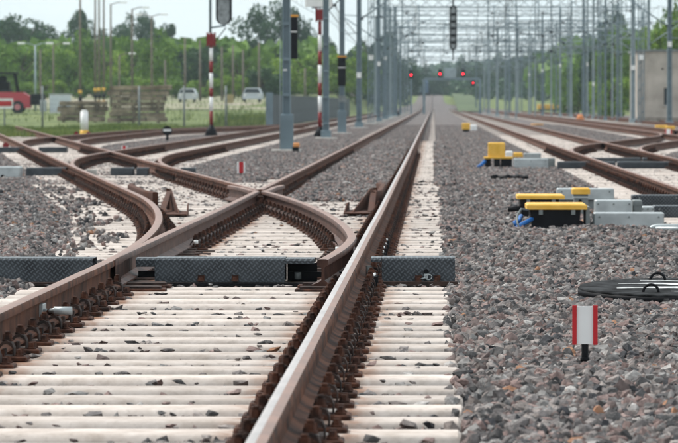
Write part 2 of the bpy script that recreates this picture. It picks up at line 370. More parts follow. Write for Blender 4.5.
# ------------------------------------------------------------ rails
RAILP = [(-.075, 0), (.075, 0), (.075, .011), (.032, .026), (.0105, .040), (.0085, .075), (.0085, .108), (.014, .124), (.036, .133), (.036, .158), (.030, .168), (.018, .1715), (0, .172), (-.018, .1715), (-.030, .168), (-.036, .158), (-.036, .133), (-.014, .124), (-.0085, .108), (-.0085, .075), (-.0105, .040), (-.032, .026), (-.075, .011)]
HEADF = {10, 11, 12, 13}
SHF = {12, 13}
def ys_range(a, b, step):
    n = max(1, int(round((b - a) / step))); return [a + (b - a) * i / n for i in range(n + 1)]
def rail(name, fx, Y, parent, zo=0.02, head=M_HEAD, side=M_RAIL, clamp=None, prof=RAILP, headf=HEADF, label=None, shine=False):
    mb = MB(); n = len(prof); vs = []
    for y in Y:
        e = 0.05; sl = (fx(y + e) - fx(y - e)) / (2 * e); nx, ny = 1 / math.hypot(1, sl), -sl / math.hypot(1, sl)
        lo = clamp(y) if clamp else None
        for (px, pz) in prof:
            if lo is not None:
                side_, lim = lo; px = max(px, lim) if side_ < 0 else min(px, lim)
            vs.append((fx(y) + px * nx, y + px * ny, g(y) + zo + pz))
    hs, ss_, h2 = [], [], []
    for j in range(len(Y) - 1):
        for i in range(n):
            k = (i + 1) % n
            f = (j * n + i, j * n + k, (j + 1) * n + k, (j + 1) * n + i); (h2 if shine and i in headf and i not in SHF else hs if i in headf else ss_).append(f)
    b = 0; mb.v = [tuple(v) for v in vs]
    for fl, m in ((ss_, side), (hs, head), (h2, M_HEAD)):
        if not fl: continue
        k = mb.mi(m)
        for f in fl: mb.f.append(f); mb.m.append(k); mb.sm.append(True)
    k = mb.mi(side); mb.f.append(tuple(range(n))); mb.m.append(k); mb.sm.append(False)
    mb.f.append(tuple((len(Y) - 1) * n + i for i in reversed(range(n)))); mb.m.append(k); mb.sm.append(False)
    # normals outward
    mb.f = [tuple(reversed(f)) for f in mb.f]
    o = mb.build(name, parent, sharp=32)
    if label: o['label'] = label
    return o

XR, XL = -0.492, -1.997
T0, SL, R2 = 24.8, 0.118, 380.0
DC = SL * R2 / 2            # length of the turnout curve
def off(d):
    if d <= 0: return 0.0
    if d < DC: return d * d / R2
    return DC * DC / R2 + (d - DC) * SL
mainR = lambda y: XR
mainL = lambda y: XL
railA = lambda y: XL - off(y - T0)
railB = lambda y: XR - off(y - T0)
DB = 5.0
def bladeB(y):      # open switch blade, moved off its stock rail near the tip
    t = min(1, max(0, 1 - (y - 26.2) / DB)); return railB(y) - 0.185 * t ** 1.3

# fastening on one rail seat
def clip_side(mb, s, full=True):
    # outer screws
    for yy in (-0.052, 0.052):
        mb.cyl((s * 0.158, yy, 0.02), 0.021, 0.021, 0.007, M_RUST, 8)
        mb.cyl((s * 0.158, yy, 0.027), 0.0155, 0.013, 0.022, M_RUST, 6, smooth=False)
    # rib
    mb.box(*sorted((s * 0.079, s * 0.093)), -0.072, 0.072, 0.0195, 0.05, M_RUST)
    # bent clip plate
    arc = [(0.058, 0.052), (0.066, 0.068), (0.082, 0.083), (0.104, 0.088), (0.124, 0.078), (0.134, 0.055), (0.134, 0.021)]
    vs = []
    for (x, z) in arc:
        for yy, dz in ((-0.045, 0), (0.045, 0), (0.045, -0.014), (-0.045, -0.014)):
            vs.append((s * (x - (0.006 if dz and x > 0.12 else 0)), yy, z + dz if x < 0.13 else z))
    fs = []
    for i in range(len(arc) - 1):
        for k in range(4): fs.append((i * 4 + k, i * 4 + (k + 1) % 4, (i + 1) * 4 + (k + 1) % 4, (i + 1) * 4 + k))
    fs.append((0, 1, 2, 3)); mb.poly(vs, fs, M_CLIP)
    # hook bolt, washer and nut
    mb.cyl((s * 0.101, 0, 0.084), 0.025, 0.025, 0.008, M_RUST, 8)
    mb.cyl((s * 0.101, 0, 0.092), 0.021, 0.020, 0.024, M_RUST, 6, smooth=False)
    mb.cyl((s * 0.101, 0, 0.116), 0.014, 0.012, 0.012, M_RUST, 6)
def fastening_mesh(sides, slide=None):
    mb = MB()
    x0, x1 = -0.195, 0.195
    if slide: x0, x1 = (-0.195, 0.36) if slide > 0 else (-0.36, 0.195)
    mb.box(x0, x1, -0.085, 0.085, 0.0, 0.0196, M_RUST, 0.006)
    for s in sides: clip_side(mb, s)
    if slide: mb.box(*sorted((slide * 0.085, slide * 0.33)), -0.06, 0.06, 0.0197, 0.032, M_CLIP)
    return mb.mesh('rail_fastening')
ME_FAST = fastening_mesh((-1, 1)); ME_FR = fastening_mesh((1,)); ME_FL = fastening_mesh((-1,))
ME_SLR = fastening_mesh((-1,), 1); ME_SLL = fastening_mesh((1,), -1)
def fast_simple():
    mb = MB(); mb.box(-.19, .19, -.08, .08, 0, .02, M_RUST)
    for s in (-1, 1):
        mb.box(*sorted((s * .07, s * .13)), -.035, .035, .02, .078, M_CLIP); mb.cyl((s * .1, 0, .078), .02, .016, .05, M_RUST, 6)
        mb.box(*sorted((s * .142, s * .178)), -.07, .07, .02, .042, M_RUST)
    return mb.mesh('rail_fastening')
ME_FS = fast_simple()

_slc = {}
def sleeper_mesh(L, w=0.29):
    key = round(L, 2)
    if key in _slc: return _slc[key]
    mb = MB(); h = L / 2; d = 0.2; c = 0.022; w2 = w / 2
    # rounded shoulders along both long edges
    prof = [(-w2 - .012, -d), (-w2 - .004, -c * 1.6), (-w2 + .010, -c * .5), (-w2 + .030, 0), (w2 - .030, 0), (w2 - .010, -c * .5), (w2 + .004, -c * 1.6), (w2 + .012, -d)]
    xs = [(-h, .012), (-h + .012, 0), (h - .012, 0), (h, .012)]; n = len(prof); vs = []
    for x, drop in xs:
        for (y, z) in prof: vs.append((x, y * (1 - drop), z - drop))
    fs = [(j * n + i, j * n + (i + 1) % n, (j + 1) * n + (i + 1) % n, (j + 1) * n + i) for j in range(3) for i in range(n)]
    fs += [tuple(reversed(range(n))), tuple(3 * n + i for i in range(n))]
    fs = [tuple(reversed(f)) for f in fs]
    mb.poly(vs, fs, M_SLEEPER, True)
    _slc[key] = mb.mesh('sleeper', sharp=40); return _slc[key]
SLEEP_SEGS = []    # (y, x0, x1) for the ballast
def put_sleeper(parent, y, x0, x1, rz=0, rails=(), fm=None, name='sleeper', w=0.29):
    L = round((x1 - x0) / 0.05) * 0.05; cx = (x0 + x1) / 2
    j = random.uniform(-.012, .012)
    yy = y + random.uniform(-.012, .012); dz = random.uniform(-.006, .004)
    o = link(sleeper_mesh(L, w), name, parent, (cx + j, yy, g(y) + dz), (0, random.uniform(-.002, .002), rz + random.uniform(-.004, .004)))
    SLEEP_SEGS.append((y, x0, x1, rz))
    for rx, me, rrz in rails:
        lx = (rx - cx - j) / math.cos(rz)
        link(me, 'rail_fastening', o, (lx, 0, 0.001 - dz), (0, 0, rrz - rz))
    return o
def far_sleepers(parent, y0, y1, cf, half=1.3):
    mb = MB(); y = y0
    while y < y1:
        c = cf(y); z = g(y); mb.box(c - half, c + half, y - .14, y + .14, z - .1, z, M_SLEEPER); y += 0.6
    o = mb.build('sleepers', parent); tag(o, kind='stuff'); return o
def plates(parent, y0, y1, rf):
    pass

# ------------------------------------------------------------ near turnout
TO = thing('railway_turnout', 'nearest brown railed turnout on pale sleepers with checker plate covers', 'railway turnout', (0, 0, 0), 0)
rail('stock_rail', mainR, ys_range(6, 64, 2), TO, head=M_SHINE, shine=True, label='straight rail with a bright worn silver head')
rail('stock_rail', railA, ys_range(6, 24, 3) + ys_range(24.8, 64, 0.8)[0:], TO)
def clL(y):   # straight blade lies against the curved stock rail
    sep = XL - railA(y); return (-1, max(-0.075, 0.038 - sep + 0.004)) if sep < 0.113 else (-1, -0.075)
wl = lambda y: XL if y < 48.0 else (XL + (min(1, (y - 48.0) / .5)) * (railB(y) - 0.115 - (0.05 * ss(50.0, 51.2, y)) - XL) if y < 48.5 else railB(y) - 0.115 - 0.05 * ss(50.0, 51.2, y))
rail('switch_blade', wl, [26.2, 26.5, 27, 28, 29, 30, 31, 32, 33, 36, 40, 44, 47.5, 48.0, 48.25, 48.5, 49, 50, 50.6, 51.2], TO, side=M_BLADE, clamp=clL, zo=0.026, label='closed blade whose tapered tip lies against the curved rail')
def clB(y):
    sep = XR - bladeB(y); return (1, 0.075 if sep > 0.113 else max(-0.03, sep - 0.038 - .004))
def tip(y): return 0.012 + 0.063 * ss(26.2, 30.5, y)
def clB2(y):
    s, l = clB(y); return (1, min(l, max(tip(y), 0.030)))
wb = lambda y: bladeB(y) if y < 48.0 else (railB(y) if y < 48.1 else (railB(48.1) + min(1, (y - 48.1) / .6) * (XL + 0.115 + 0.05 * ss(50.2, 51.4, y) - railB(48.1))))
rail('switch_blade', wb, [26.2, 26.4, 26.8, 27.2, 27.6, 28, 28.5, 29, 29.5, 30, 30.5, 31, 32, 33, 34, 36, 38, 40, 42, 44, 46, 47.5, 48.1, 48.4, 48.7, 49.5, 50.2, 50.8, 51.4], TO, side=M_BLADE, clamp=clB2, zo=0.026, label='open blade standing a hand away from the straight rail')
rail('closure_rail', mainL, ys_range(49.0, 64, 3), TO, zo=0.021)
rail('closure_rail', railB, ys_range(49.0, 64, 1), TO, zo=0.0195)
# crossing blocks
for yy in (48.6, 49.6, 50.6):
    mb = MB(); mb.box(XL - .02 - off(yy - T0) + 1.505 - .10, XL + .11, yy - .12, yy + .12, g(yy) + .03, g(yy) + .125, M_RUST); mb.build('crossing_block', TO)
# check rails with their ramped ends
CHP = [(-.03, 0), (.03, 0), (.03, .19), (.022, .20), (-.022, .20), (-.03, .19)]
def chk(fx, s, y0, y1):
    def fxx(y):
        fl = 0.07 * (1 - ss(y0, y0 + .8, y)) + 0.07 * ss(y1 - .8, y1, y); return fx(y) + s * (0.036 + 0.045 + 0.03 + fl)
    return rail('check_rail', fxx, [y0, y0 + .2, y0 + .4, y0 + .8, y0 + 1.5, y1 - .8, y1 - .4, y1], TO, prof=CHP, headf={2, 3, 4}, head=M_ORANGE, zo=0.02, side=M_ORANGE)
chk(mainR, -1, 46.6, 51.8); chk(railA, 1, 46.2, 51.4)
def guard(x, y, s):      # rusty ramp of folded plate leading up to a check rail
    mb = MB()
    t = 0.012
    A = [(0, 0, 0), (-.34 * 1, .15, 0), (-.30, 1.5, .14), (0, 1.75, .235)]
    # sloped top plate, tall side fin, small fin
    def plate(p, m=M_ORANGE):
        q = [Vector(a) for a in p]; nrm = (q[1] - q[0]).cross(q[2] - q[0]).normalized() * t; n = len(q)
        vs = q + [a + nrm for a in q]; fs = [tuple(range(n)), tuple(reversed(range(n, 2 * n)))] + [(i, (i + 1) % n, n + (i + 1) % n, n + i) for i in range(n)]
        mb.poly([(s * a[0], a[1], a[2]) for a in vs], fs, m)
    plate([(-.30, 0, .012), (0.02, 0, .012), (0.02, 1.8, .02), (-.26, .95, .02)])
    plate([(-.31, 0, 0), (-.27, .95, 0), (-.27, .95, .12), (-.285, .6, .11)])
    plate([(-.24, .02, 0), (-.02, 1.9, 0), (-.02, 1.9, .255), (-.05, 1.6, .25)])
    plate([(-.02, 1.9, .02), (.03, 1.9, .02), (.03, 1.9, .255), (-.02, 1.9, .255)])
    plate([(-.05, .3, .02), (.02, .3, .02), (.02, 1.85, .22), (-.04, 1.7, .22)])
    return mb.build('guard_ramp', TO, (x, y, g(y) + .004))
guard(XR - .16, 45.0, 1)
gl = guard(railA(44.6) + .15, 44.4, -1)
# sleepers of the turnout
yy = 9.3; k = 0
TOE_Y = 27.55
while yy < 63.7:
    if yy > T0 + 3: xl = railA(yy) - 0.78
    else: xl = XL - 0.56
    xr = 0.105 + random.uniform(-.012, .012)
    fl = []
    rzB = math.atan(-2 * max(0, min(yy - T0, DC)) / R2) * -1
    if 25.9 < yy < 33.5:
        fl += [(XR, ME_SLL, 0), (XL - off(yy - T0), ME_SLR, 0)]
        if yy > 30.8: fl += [(bladeB(yy) + .0, ME_FL, 0)] if XR - bladeB(yy) > 9 else []
    else:
        fl += [(XR, ME_FAST, 0)]
        if yy < T0 + 2: fl += [(XL, ME_FAST, 0)]
        else:
            fl += [(railA(yy), ME_FAST, rzB)]
            sepA = XL - railA(yy)
            fl += [(XL, ME_FAST if sepA > .3 else ME_FR, 0)] if not 47.3 < yy < 50.8 else [(XL, ME_FR, 0)]
            sepB = XR - railB(yy)
            if sepB > .14: fl += [(railB(yy), ME_FAST if sepB > .33 else ME_FL, rzB)] if not 47.9 < yy < 50.8 else [(railB(yy), ME_FL, rzB)]
    if abs(yy - TOE_Y) > .25 and abs(yy - 26.95) > .05:
        put_sleeper(TO, yy, xl, xr, 0, fl)
    yy += 0.6
# hollow steel bearer with checker plate covers at the toe
def cover(x0, x1, y0, y1, z0, z1, parent, name='cover_plate', m=M_CHECK):
    mb = MB(); t = .006; c = .012
    prof = [(y0, z0), (y0, z1 - c), (y0 + c, z1), (y1 - c, z1), (y1, z1 - c), (y1, z0), (y1 - t, z0), (y1 - t, z1 - c), (y1 - c - .002, z1 - t), (y0 + c + .002, z1 - t), (y0 + t, z1 - c), (y0 + t, z0)]
    n = len(prof); vs = [(x0, y, z) for y, z in prof] + [(x1, y, z) for y, z in prof]
    fs = [(i, (i + 1) % n, n + (i + 1) % n, n + i) for i in range(n)]
    for (a, b) in ((0, 11), (1, 10), (2, 9), (3, 8), (4, 7)):
        pass
    for base in (0, n):
        for q in ((0, 1, 10, 11), (1, 2, 9, 10), (2, 3, 8, 9), (3, 4, 7, 8), (4, 5, 6, 7)):
            fs.append(tuple(base + i for i in q))
    mb.poly(vs, fs, m); return mb.build(name, parent)
Yc0, Yc1 = 27.45, 27.80
c1 = cover(-3.3, -2.20, Yc0, Yc1, .005, .158, TO); c2 = cover(-1.80, -0.96, Yc0, Yc1, .005, .16, TO); c3 = cover(-0.335, 0.135, Yc0, Yc1, .002, .165, TO)
cover(-0.957, -0.77, Yc0, Yc1, .125, .156, TO)       # shallow bridge over the rod opening
cover(-1.93, -1.803, Yc0 + .12, Yc1, .10, .156, TO)
cover(-0.405, -0.338, Yc0 + .02, Yc1, .135, .163, TO)
mb = MB()
mb.box(-3.4, .15, Yc0 + .01, Yc1 - .01, -.16, -.012, M_GALVD); mb.box(-3.38, -2.15, 27.34, 27.46, -.014, .006, M_CLIP); mb.box(-1.86, -.72, 27.34, 27.46, -.014, .002, M_BLACK); mb.box(-.36, .155, 27.36, 27.46, -.014, .012, M_CLIP)
mb.build('steel_bearer', TO)
mb = MB()    # rods inside the opening
mb.box(-.94, -.55, Yc0 + .20, Yc0 + .235, .03, .065, M_BLACK); mb.box(-1.92, -1.80, Yc0 + .2, Yc0 + .23, .03, .07, M_BLACK); mb.box(-.955, -.76, Yc1 - .03, Yc1 - .01, .0, .12, M_BLACK)
mb.cyl((-.88, Yc0 + .12, .02), .022, .022, .045, M_GALVD, 8); mb.cyl((-.42, Yc0 + .1, .02), .02, .02, .09, M_GALVD, 8)
mb.build('drive_rod', TO)
for x in (-3.05, -2.30, -1.5, -1.28, -.1, .02):
    mb = MB(); mb.box(x - .022, x + .022, Yc0 - .075, Yc0 - .004, .012, .020, M_RUST); mb.box(x - .022, x + .022, Yc0 - .016, Yc0 - .003, .020, .05, M_RUST)
    mb.cyl((x, Yc0 - .045, .020), .016, .013, .018, M_RUST, 6, smooth=False); mb.build('cover_bolt', TO)
mb = MB()   # padlock and hasp on the right cover
mb.cyl((-.05, Yc0 - .012, .075), .017, .017, .01, M_BLACK, 12, axis='Y'); mb.box(-.062, -.038, Yc0 - .022, Yc0 - .004, .03, .06, M_GALV)
mb.tube([(-.035 + .022 * math.cos(a), Yc0 - .03, .04 + .018 * math.sin(a)) for a in np.linspace(0, 6.2, 12)], .0035, M_GALV)
mb.tube([(-.085, Yc0 - .03, .028), (-.055, Yc0 - .035, .035)], .004, M_GALV); mb.build('hasp', TO)
# small bright fittings beside the right rail
for i, (y, z) in enumerate(((26.6, .06), (27.0, .05), (31.2, .055), (32.0, .06), (32.9, .06), (33.8, .065))):
    mb = MB(); mb.box(XR + .085, XR + .125, y - .04, y + .04, z, z + .035, M_WHITE, .006); mb.box(XR + .08, XR + .14, y - .10, y - .05, .02, z + .02, M_BLACK)
    mb.build('rail_roller', TO)
mb = MB(); mb.cyl((bladeB(31.5) - .1, 31.5, .075), .018, .018, .03, M_WHITE, 10); mb.cyl((XL + .12, 33.6, .06), .018, .018, .03, M_WHITE, 10); mb.build('white_cap', TO)
# galvanised clamp on the left rail web
mb = MB(); ck = Vector((XL + .03, 21.9, .135))
mb.tube([(XL + .012, 21.5, .10), (XL + .06, 21.4, .10), (XL + .13, 21.1, .122)], .012, M_GALV, 8); mb.cyl((XL + .12, 21.02, .122), .020, .020, .09, M_GALV, 10, axis='X', M=None)
mb.box(XL + .006, XL + .03, 21.42, 21.6, .07, .135, M_GALV, .004); mb.cyl((XL + .07, 21.33, .10), .018, .018, .012, M_RUST, 6, axis='Y')
mb.build('rail_clamp', TO)
# slide chairs visible between blade and stock
for y in ys_range(26.3, 33.0, 0.6):
    mb = MB(); mb.box(XL + .07, XL + .30, y - .05, y + .05, .0205, .03, M_CLIP, .004)
    mb.build('slide_chair', TO)
# baseplate squares standing out along the straight rail's outer side
# ------------------------------------------------------------ other tracks
# main line beyond the turnout
MT = thing('railway_track', 'straight main track running away behind the crossing to the hill', 'railway track')
rail('rail', mainR, ys_range(64, 300, 12) + list(range(320, 660, 20)) + list(range(660, 1300, 40)), MT, head=M_SHINE, shine=True)
rail('rail', mainL, ys_range(64, 300, 12) + list(range(320, 660, 20)) + list(range(660, 1300, 40)), MT)
y = 64.2
while y < 136:
    put_sleeper(MT, y, -2.55, 0.06, 0, [(XR, ME_FS, 0), (XL, ME_FS, 0)] if y < 100 else []); y += .6
far_sleepers(MT, 136.2, 700, lambda y: -.06, .10); far_sleepers(MT, 136.2, 700, lambda y: -2.45, .10)

t1, t2 = 65.0, 105.3
L1R = railB(t1) - (DC * SL - DC * DC / R2)      # x of the right rail of the parallel track
def br(fx, t): return lambda y: fx(y) if y < t else fx(t) - SL * (y - t) + (off(y - t))
# side track L1
railB1 = br(railB, t1); railA1 = br(railA, t1)
railB2 = br(railB, t2); railA2 = br(railA, t2)
LT = thing('railway_turnout', 'ladder turnout behind the crossing where the second track curves off right', 'railway turnout', group='ladder turnouts')
ysl = ys_range(64, 96, 1)
rail('stock_rail', railA, ysl + [100, 104.6], LT); rail('switch_blade', railB, ys_range(66.5, 104.6, 2), LT, zo=.021)
rail('stock_rail', railB1, ysl + [97, 98, 100], LT, zo=.0195); rail('switch_blade', lambda y: railA1(y), ys_range(66.5, 100, 1), LT, zo=.0205)
y = 64.2
while y < 100:
    a, b = railA(y) - .55, railB1(y) + .55
    pls = [(railA(y), ME_FS, SL), (railB1(y), ME_FS, SL)]
    if railA1(y) - railA(y) > .3: pls += [(railA1(y), ME_FS, 0)]
    if railB1(y) - railB(y) > .3: pls += [(railB(y), ME_FS, SL)]
    if y < t1 + 25: put_sleeper(LT, y, a, b, 0.05, pls)
    y += .6
CT = thing('railway_track', 'slanting ladder track leading to the far left corner', 'railway track')
y = t1 + 25.4
while y < 104.4:
    c = (railA(y) + railB(y)) / 2; put_sleeper(CT, y, c - 1.3, c + 1.3, SL, [(railA(y), ME_FS, SL), (railB(y), ME_FS, SL)]); y += .6
LT2 = thing('railway_turnout', 'farther ladder turnout at the left edge behind the second cover row', 'railway turnout', group='ladder turnouts')
def mergeL(x0):   # the far siding bends back towards the second track
    return lambda y: x0 + (0 if y < 150 else (min(y - 150, 22) ** 2 / 440 + max(0, y - 172) * 0.1))
def cap(fx, x1): return fx
f = mergeL(railB2(140)); f2 = mergeL(railA2(140))
rail('stock_rail', railA, ys_range(104.6, 190, 3), LT2); rail('switch_blade', railB, ys_range(107, 190, 3), LT2, zo=.021)
rail('stock_rail', railB2, ys_range(104.6, 134, 1.5), LT2, zo=.0195); rail('switch_blade', railA2, ys_range(107, 134, 1.5), LT2, zo=.0205)
y = 104.8
while y < 134:
    put_sleeper(LT2, y, railA(y) - .55, railB2(y) + .55, .05); y += .6
far_sleepers(LT2, 134.5, 190, lambda y: (railA(y) + railB(y)) / 2)
S2 = thing('railway_track', 'rusty siding nearest the grass strip, bending back to its neighbour', 'railway track')
rail('rail', f, ys_range(134, 200, 2), S2); rail('rail', f2, ys_range(134, 213, 2), S2)
y = 134.4
while y < 165: c = (f(y) + f2(y)) / 2; put_sleeper(S2, y, c - 1.3, c + 1.3, 0); y += .6
far_sleepers(S2, 165.2, 205, lambda y: (f(y) + f2(y)) / 2)
S1 = thing('railway_track', 'side track left of the main track, between the red white posts', 'railway track')
xb, xa = railB1(100), railA1(100)
rail('rail', lambda y: xb, ys_range(100, 300, 20) + list(range(330, 700, 30)), S1)
rail('rail', lambda y: xa, ys_range(100, 300, 20) + list(range(330, 700, 30)), S1)
y = t1 + 25.4
while y < 145:
    c = (railA1(y) + railB1(y)) / 2
    if y > 97: put_sleeper(S1, y, c - 1.3, c + 1.3, 0, [(railA1(y), ME_FS, 0), (railB1(y), ME_FS, 0)] if y < 105 else [])
    else: put_sleeper(LT, y, (railA1(y)) - .55, railB1(y) + .55, 0, [(railA1(y), ME_FS, 0), (railB1(y), ME_FS, 0)])
    y += .6
far_sleepers(S1, 145.2, 600, lambda y: (xa + xb) / 2)
# right hand tracks
RC = 3.62; RT0 = 86.0
r1l = lambda y: RC - .7525
r1r = lambda y: RC + .7525
def rbr(x0):
    def h(y):
        b = x0 + off(y - RT0)
        y2 = RT0 + 42.6
        if y > y2 - 2: b -= off(y - y2 + 2)
        return b
    return h
r1bl, r1br = rbr(RC - .7525), rbr(RC + .7525)
RT = thing('railway_turnout', 'turnout right of the main track behind the yellow point machines', 'railway turnout')
rail('stock_rail', r1l, ys_range(30, 130, 10), RT); rail('stock_rail', r1br, ys_range(30, 84, 9) + ys_range(86, 150, 1.2), RT, zo=.0195)
rail('switch_blade', r1bl, ys_range(88, 150, 1.2), RT, zo=.021); rail('switch_blade', r1r, ys_range(88, 130, 6), RT, zo=.0205)
y = 33
while y < 130:
    if y < RT0 + 2: x0, x1 = RC - 1.3, RC + 1.3
    elif y < RT0 + 30: x0, x1 = RC - 1.3, r1br(y) + .55
    else: x0, x1 = RC - 1.3, RC + 1.3
    pl = [(r1l(y), ME_FS, 0), (r1r(y), ME_FS, 0)] if y < 105 else []
    if RT0 + 6 < y < 105: pl += [(r1br(y), ME_FS, 0), (r1bl(y), ME_FS, 0)]
    if not (77.8 < y < 79.4): put_sleeper(RT, y, x0, x1, 0, pl)
    y += .6
SR1 = thing('railway_track', 'track right of the main track with pale sleepers, beyond its turnout', 'railway track')
for x in (RC - .7525, RC + .7525): rail('rail', (lambda x: lambda y: x)(x), ys_range(130, 300, 17) + list(range(330, 680, 30)), SR1)
y = 130.2
while y < 160: put_sleeper(SR1, y, RC - 1.3, RC + 1.3); y += .6
far_sleepers(SR1, 160.2, 700, lambda y: RC)
SR2 = thing('railway_track', 'rusty track farther right, passing in front of the grey building', 'railway track')
R2C = (r1bl(150) + r1br(150)) / 2
for s in (-.7525, .7525): rail('rail', (lambda x: lambda y: x)(R2C + s), ys_range(100, 300, 20) + list(range(330, 660, 30)), SR2, zo=.0215)
y = 118
while y < 165: put_sleeper(SR2, y, R2C - 1.3, R2C + 1.3); y += .6
far_sleepers(SR2, 165.2, 700, lambda y: R2C)
SR3 = thing('railway_track', 'rightmost track with dark rails beside the grey building', 'railway track')
R3C = R2C + 4.7
def r3(s): return lambda y: R3C + s - (off(200 - y) if y < 200 else 0)
for s in (-.7525, .7525): rail('rail', r3(s), ys_range(160, 300, 4) + list(range(330, 620, 30)), SR3, zo=.018)
far_sleepers(SR3, 180, 600, lambda y: r3(0)(y))

# rows of dark covers at the far toes
CV = thing('point_cover', 'dark cover row across the left ladder turnout', 'point cover')
def cov(parent, x0, x1, y, h=.13, d=.35, m=M_CHECK):
    mb = MB(); z = g(y); mb.box(x0, x1, y, y + d, z - .03, z + h, m, .012); mb.build('cover_plate', parent)
for a, b in ((25, 66), (110, 133), (136, 148), (180, 195)): cov(CV, at(a, 70), at(b, 70), 70)
mb = MB(); mb.box(at(86, 70), at(95, 70), 70, 70.3, g(70) - .02, g(70) + .10, M_CONC, .01); mb.build('end_block', CV)
CV2 = thing('point_cover', 'dark cover row across the farther left ladder turnout', 'point cover')
for a, b in ((-30, 24), (38, 66)): cov(CV2, at(a, 103), at(b, 103), 103)
CV3 = thing('point_cover', 'long dark cover row across the right hand turnout', 'point cover')
for a, b in ((557, 615), (617, 690), (692, 730)): cov(CV3, at(a, 78.4), at(b, 78.4), 78.2, .12)
for a, b in ((580, 640), (642, 700)): cov(CV3, at(a, 85.6), at(b, 85.6), 85.4, .10)
# galvanised duct at the left edge
mb = MB(); z = g(69); mb.box(at(-40, 69), at(19, 69), 69.0, 69.5, z - .03, z + .16, M_GALV, .015); mb.cyl((at(2, 69), 68.93, z + .0), .03, .03, .08, M_BLACK, 8, axis='Y')
tag(mb.build('cable_duct'), 'pale galvanised box beside the ladder track at the left edge', 'duct')

# ------------------------------------------------------------ ballast stones
RNG = np.random.default_rng(5)
def g_np(Y): return 0.0018 * np.maximum(0, Y - 40)
pts = []; scl = []; flat = []
def scatter(n, y0, y1, xl, xr, zf, smin, smax, keep=None, fl=0):
    u = RNG.random(n); Y = np.sqrt(y0 * y0 + u * (y1 * y1 - y0 * y0)) if callable(xl) and callable(xr) else y0 + u * (y1 - y0)
    Y = y0 + u * (y1 - y0)
    a = np.array([xl(v) for v in Y]); b = np.array([xr(v) for v in Y])
    X = a + RNG.random(n) * (b - a); S = smin + (smax - smin) * RNG.random(n) ** 1.6
    Z = zf(X, Y, S)
    if keep is not None:
        k = keep(X, Y); X, Y, Z, S = X[k], Y[k], Z[k], S[k]
    pts.append(np.stack([X, Y, Z], 1)); scl.append(S); flat.append(np.full(len(S), fl))
def uneven(X, Y): return 0.011 * np.sin(X * 5.1 + Y * 1.7) + 0.009 * np.sin(X * 2.3 - Y * 2.9 + 1) + .007 * np.sin(Y * 7.1 + X * 9)
# right shoulder, dense
def dens(xl, xr, y0, y1, zf, smin, smax, rho, step=4, keep=None, fl=0):
    y = y0
    while y < y1:
        e = min(y + step, y1); m = (y + e) / 2; w = max(0.05, xr(m) - xl(m)); scatter(int(rho(m) * w * (e - y)), y, e, xl, xr, zf, smin, smax, keep, fl); y = e
noR1 = lambda X, Y: ~((X > RC - 1.28) & (X < RC + 1.3) & (((Y - 33 + .3) % .6 - .3 > -.14) & ((Y - 33 + .3) % .6 - .3 < .14)))
def z_sh(X, Y, S): return g_np(Y) - .030 + np.minimum(.010, np.maximum(0, (X - .18)) * .05) - np.maximum(0, np.minimum(.04, (X - 1.9) * .1)) + uneven(X, Y) + (RNG.random(len(X)) - .75) * .034
dens(lambda y: .12, lambda y: .0572 * y + .75, 10, 62, z_sh, .017, .040, lambda y: 1550 if y < 32 else (800 if y < 45 else 520), keep=noR1)
def left_edge(y): return (railA(y) - .16 * ss(28, 31, y) if y > T0 + 3 else XL) - .58
def z_l(X, Y, S):
    d = np.array([left_edge(v) for v in Y]) - X
    return g_np(Y) - .03 + np.clip((d - .06) * .24, -.01, .05) + uneven(X, Y) + (RNG.random(len(X)) - .75) * .034
dens(lambda y: min(-.1017 * y - .9, left_edge(y) - .5), lambda y: left_edge(y) + .0, 10, 62, z_l, .017, .040, lambda y: 1500 if y < 42 else 640)
# stones spilling over the sleeper ends
dens(lambda y: left_edge(y) - .0, lambda y: left_edge(y) + .32 + .2 * math.sin(y * .9), 28, 62, lambda X, Y, S: g_np(Y) + .004 + RNG.random(len(X)) * .01, .018, .036, lambda y: 42)
dens(lambda y: 0.06, lambda y: 0.14, 10, 62, lambda X, Y, S: g_np(Y) - .012 + 0 * X, .02, .036, lambda y: 110)
# between the sleepers
SY = sorted(s[0] for s in SLEEP_SEGS if s[1] < XR < s[2] and s[0] < 64); SYn = np.array(SY)
def gap(X, Y):
    d = np.min(np.abs(Y[:, None] - SYn[None, :]), axis=1); return (d > .165) & ~((Y > 27.3) & (Y < 27.95))
dens(lambda y: left_edge(y) + .02, lambda y: .06, 10, 64, lambda X, Y, S: g_np(Y) - .062 + .5 * uneven(X, Y) + RNG.random(len(X)) * .012, .022, .04, lambda y: 620, keep=gap)
# loose stones lying higher, showing against the sleeper faces
dens(lambda y: left_edge(y) + .02, lambda y: .04, 10, 64, lambda X, Y, S: g_np(Y) - .016 + RNG.random(len(X)) * .014, .012, .034, lambda y: 30, keep=gap, fl=1)
def onrail(X, Y): 
    A = np.array([railA(v) for v in Y]); B = np.array([railB(v) for v in Y])
    return (np.abs(X - XR) > .17) & (np.abs(X - XL) > .17) & (np.abs(X - A) > .17) & (np.abs(X - B) > .17) & ~((Y > 27.3) & (Y < 27.95))
dens(lambda y: left_edge(y) + .02, lambda y: .04, 10, 27, lambda X, Y, S: g_np(Y) + S * .12, .010, .026, lambda y: 1.5, keep=onrail, fl=1)
dens(lambda y: left_edge(y) + .02, lambda y: .04, 27, 44, lambda X, Y, S: g_np(Y) + S * .12, .010, .026, lambda y: 3.5, keep=onrail, fl=1)
dens(lambda y: left_edge(y) + .02, lambda y: .04, 44, 64, lambda X, Y, S: g_np(Y) + S * .1, .012, .032, lambda y: 14, keep=onrail, fl=1)
